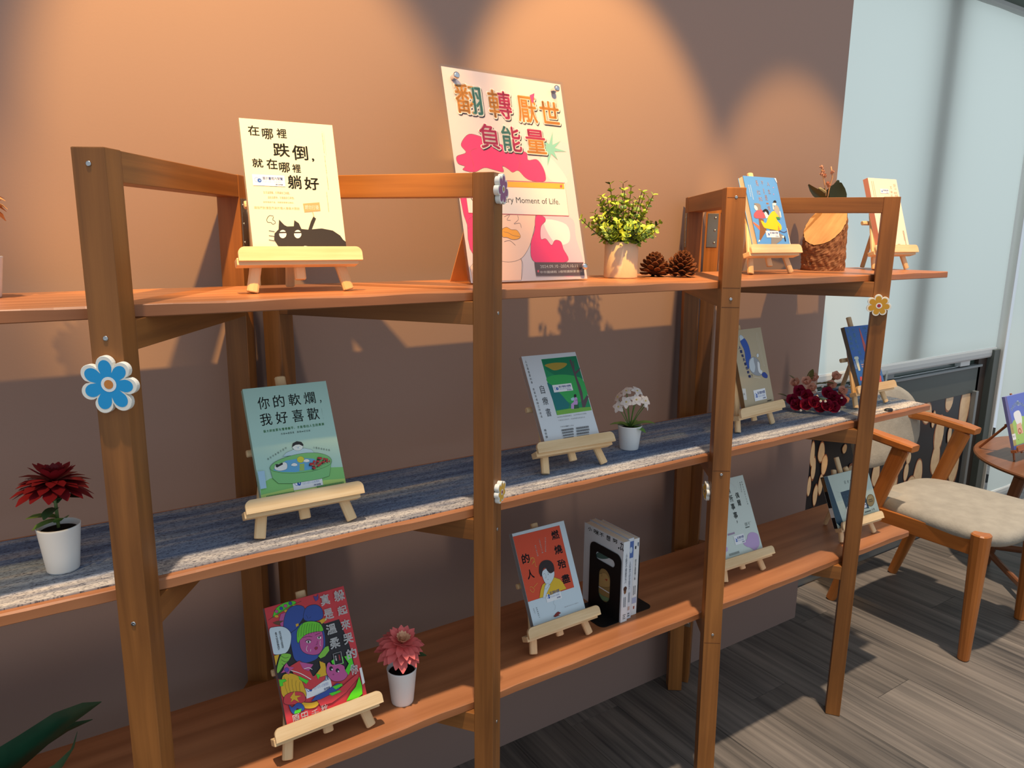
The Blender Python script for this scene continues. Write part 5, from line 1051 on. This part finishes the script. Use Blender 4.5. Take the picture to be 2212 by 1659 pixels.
# small things on the middle shelf
g = MB(); g.bm(lathe([(0, 0), (.012, 0), (.0125, .003), (.010, .0055), (0, .006)], 20), mat('black_rubber', (16, 18, 24), .5)); o = g.build('black_magnet'); o.location = (1.971, -.383, ZR); o.scale = (1.4, .8, 1); tag(o, 'small flat black magnet on the runner edge beyond the fourth post', 'magnet')
o = bmpart('marker_pen', tube([(0, 0, 0), (.002, 0, 0), (.050, .0, 0), (.052, 0, 0), (.125, 0, 0), (.13, 0, 0)], .006, 12, [.7, 1, 1, .9, .9, .6]), mat('navy_pen', (24, 34, 60), .35), None); o.location = (2.06, -.130, ZR + .0062); o.rotation_euler = (0, 0, .15); tag(o, 'dark navy marker pen lying behind the blue book', 'pen')

# ------------------------------------------------------------------ armchair
fab = mat('seat_fabric', (164, 157, 144), .9, .2, bump=.5, bscale=120, var=.10, vscale=24)
t = thing('armchair', 'orange-brown wooden armchair with a beige seat, between the shelves and the table', 'chair', (2.66, -.24, 0)); B = V((2.66, -.24, 0))
def W_(x, y, z): return V((x, y, z)) - B
for x, y in ((2.425, -.500), (2.905, -.478)):
    o1, o2 = W_(x, y, .001), W_(x, y, .47)
    barpart('front_leg', CHAIRW, t, o1, o2, .036, .036, (1, 0, 0), w1=.064, t1=.058, n=14)
for x, sx in ((2.43, 1), (2.88, -1)):
    barpart('rear_leg', CHAIRW, t, W_(x + sx * .0, .015, .001), W_(x, -.195, .690), .036, .040, (0, 1, 0), w1=.062, t1=.034, n=14)
    par('side_rail', CHAIRW, t, W_(x - .013, -.475, .385), (0, .365, -.0), (.026, 0, 0), (0, 0, .062), .003)
par('front_rail', CHAIRW, t, W_(2.45, -.485, .385), (.435, 0, 0), (0, .024, 0), (0, 0, .045), .003)
par('back_rail', CHAIRW, t, W_(2.44, -.115, .385), (.43, 0, 0), (0, .024, 0), (0, 0, .055), .003)
# seat pad: rounded slab
def superloop(cx, cy, a, b_, z, n=44, p=4.2, fr=0.0):
    P = []
    for i in range(n):
        q = 2 * pi * i / n; x = a * abs(cos(q)) ** (2 / p) * (1 if cos(q) > 0 else -1); y = b_ * abs(sin(q)) ** (2 / p) * (1 if sin(q) > 0 else -1)
        P.append(W_(cx + x * (1 - fr * y), cy + y, z))
    return P
L = [superloop(2.665, -.315, .20, .215, .415, fr=.25), superloop(2.665, -.315, .235, .245, .424, fr=.25), superloop(2.665, -.315, .248, .256, .442, fr=.25), superloop(2.665, -.315, .244, .252, .464, fr=.25), superloop(2.665, -.315, .225, .235, .476, fr=.25), superloop(2.665, -.315, .15, .16, .482, fr=.25), superloop(2.665, -.315, .05, .05, .484)]
bmpart('seat_cushion', loft(L), fab, t)
# arms: swept from the front ends round to the back
def sweep(pts, ws, ts):
    R = []
    pts = [V(q) for q in pts]
    for i, q in enumerate(pts):
        d = (pts[min(i + 1, len(pts) - 1)] - pts[max(i - 1, 0)]).normalized(); s_ = d.cross(V((0, 0, 1))).normalized(); u_ = s_.cross(d)
        R.append([q + s_ * ws[i] / 2 * a + u_ * ts[i] / 2 * b_ for a, b_ in ((-.8, -1), (.8, -1), (1, -.6), (1, .6), (.8, 1), (-.8, 1), (-1, .6), (-1, -.6))])
    return loft(R)
for sg, x in ((1, 2.432), (-1, 2.888)):
    pts = [W_(x, -.245, .700), W_(x, -.20, .705), W_(x - sg * .0, -.13, .712), W_(x + sg * .006, -.06, .718), W_(x + sg * .03, .005, .722), W_(x + sg * .085, .052, .724)]
    bmpart('armrest', sweep(pts, [.052, .062, .056, .046, .040, .034], [.024, .030, .030, .032, .034, .034]), CHAIRW, t, smooth=False, ax=(V((0, 1, 0)), V((1, 0, 0)), V((0, 0, 1))))
# backrest shell
R = []; n = 40
for yy, k in ((.030, .90), (.022, .985), (0.0, 1.0), (-.016, .97), (-.024, .86)):
    ring = []
    for i in range(n):
        q = 2 * pi * i / n; cx = .225 * abs(cos(q)) ** (2 / 2.9) * (1 if cos(q) > 0 else -1) * k; cz = .165 * abs(sin(q)) ** (2 / 2.5) * (1 if sin(q) > 0 else -1) * k
        ring.append(W_(2.68 + cx, .045 + yy - .9 * cx * cx + .18 * cz, .690 + cz))
    R.append(ring)
for k in (.6, .3):
    R.append([W_(2.68 + .225 * k * cos(2 * pi * i / n), .045 - .026 - .9 * (.225 * k * cos(2 * pi * i / n)) ** 2 + .18 * .165 * k * sin(2 * pi * i / n), .690 + .165 * k * sin(2 * pi * i / n)) for i in range(n)])
R.insert(0, [W_(2.68 + .225 * .4 * cos(2 * pi * i / n), .045 + .032 - .9 * (.225 * .4 * cos(2 * pi * i / n)) ** 2 + .18 * .165 * .4 * sin(2 * pi * i / n), .690 + .165 * .4 * sin(2 * pi * i / n)) for i in range(n)])
bmpart('backrest', loft(R), fab, t)

# ------------------------------------------------------------------ round table, thin easel and picture book
t = thing('round_table', 'dark round wooden table at the right edge, behind the armchair', 'table', (3.58, -.45, 0))
bmpart('table_top', lathe([(0, .478), (.44, .478), (.468, .486), (.470, .494), (.466, .500), (0, .500)], 72), TABLEW, t, smooth=False)
for x, y, x1, y1 in ((3.325, -.165, 3.20, -.30), (3.04, -.44, 3.24, -.50), (3.80, -.95, 3.72, -.80), (4.0, -.1, 3.9, -.25)):
    barpart('leg', TABLEW, t, V((x - 3.58, y + .45, .001)), V((x1 - 3.58, y1 + .45, .478)), .034, .034, (1, 0, 0), w1=.060, t1=.045, n=12)
for a, b_ in (((3.318, -.172, .06), (3.052, -.43, .06)), ((3.30, -.19, .10), (3.80, -.90, .10)), ((3.06, -.45, .10), (3.97, -.13, .10))):
    barpart('stretcher', TABLEW, t, V(a) - V((3.58, -.45, 0)), V(b_) - V((3.58, -.45, 0)), .030, .022, (0, 0, 1))
MAH = wood('red_brown_easel_wood', (138, 76, 40), (180, 108, 62), .45, 4, 90)
easel('E12', .500, 'thin reddish easel on the round table holding the picture book', MAH, thin=.62, yr=.178)
r, cv, p, t_ = easel_book('E12', .500, 'blue and green picture book on the round table', None, '6478d0', '7a78a8', t=.012)
p.poly([(0, 62), (20, 50), (60, 46), (100, 52), (100, 100), (0, 100)], 'a4cc6c'); p.poly([(0, 0), (9, 0), (12, 55), (0, 58)], '6c68a0'); p.poly([(0, 56), (13, 55), (13, 100), (0, 100)], 'b0a060')
for i, ch in enumerate('我家住著一隻恐龍'): p.text(ch, 17 + i * 8.2, 26 - 11 * sin(pi * (i + .5) / 8), 24 + i * 8.2, 33 - 11 * sin(pi * (i + .5) / 8), 'c4dcf4', .02)
p.poly([(24, 40), (32, 34), (52, 34), (58, 48), (52, 62), (40, 66), (30, 58)], 'eef2f4', None, 0, True); p.poly([(28, 60), (50, 58), (52, 80), (28, 80)], 'e8b49c'); p.ell(38, 74, 7, 6, 'a8642c'); p.ell(38, 74, 4, 3.4, 'e8b49c'); p.ell(25, 90, 1, 1, '3a5a2a'); p.ell(60, 92, 3, 3, '4a9ac0')
for x, y in ((6, 64), (9, 64)): p.line([(x, y), (x, y + 4)], '5a5030', .6)
p.poly([(1, 76), (16, 76), (16, 88), (1, 88)], 'eceef0'); p.text('863.5', 3, 79, 14, 83, '303440')
p.build('cover_print', r, t_)
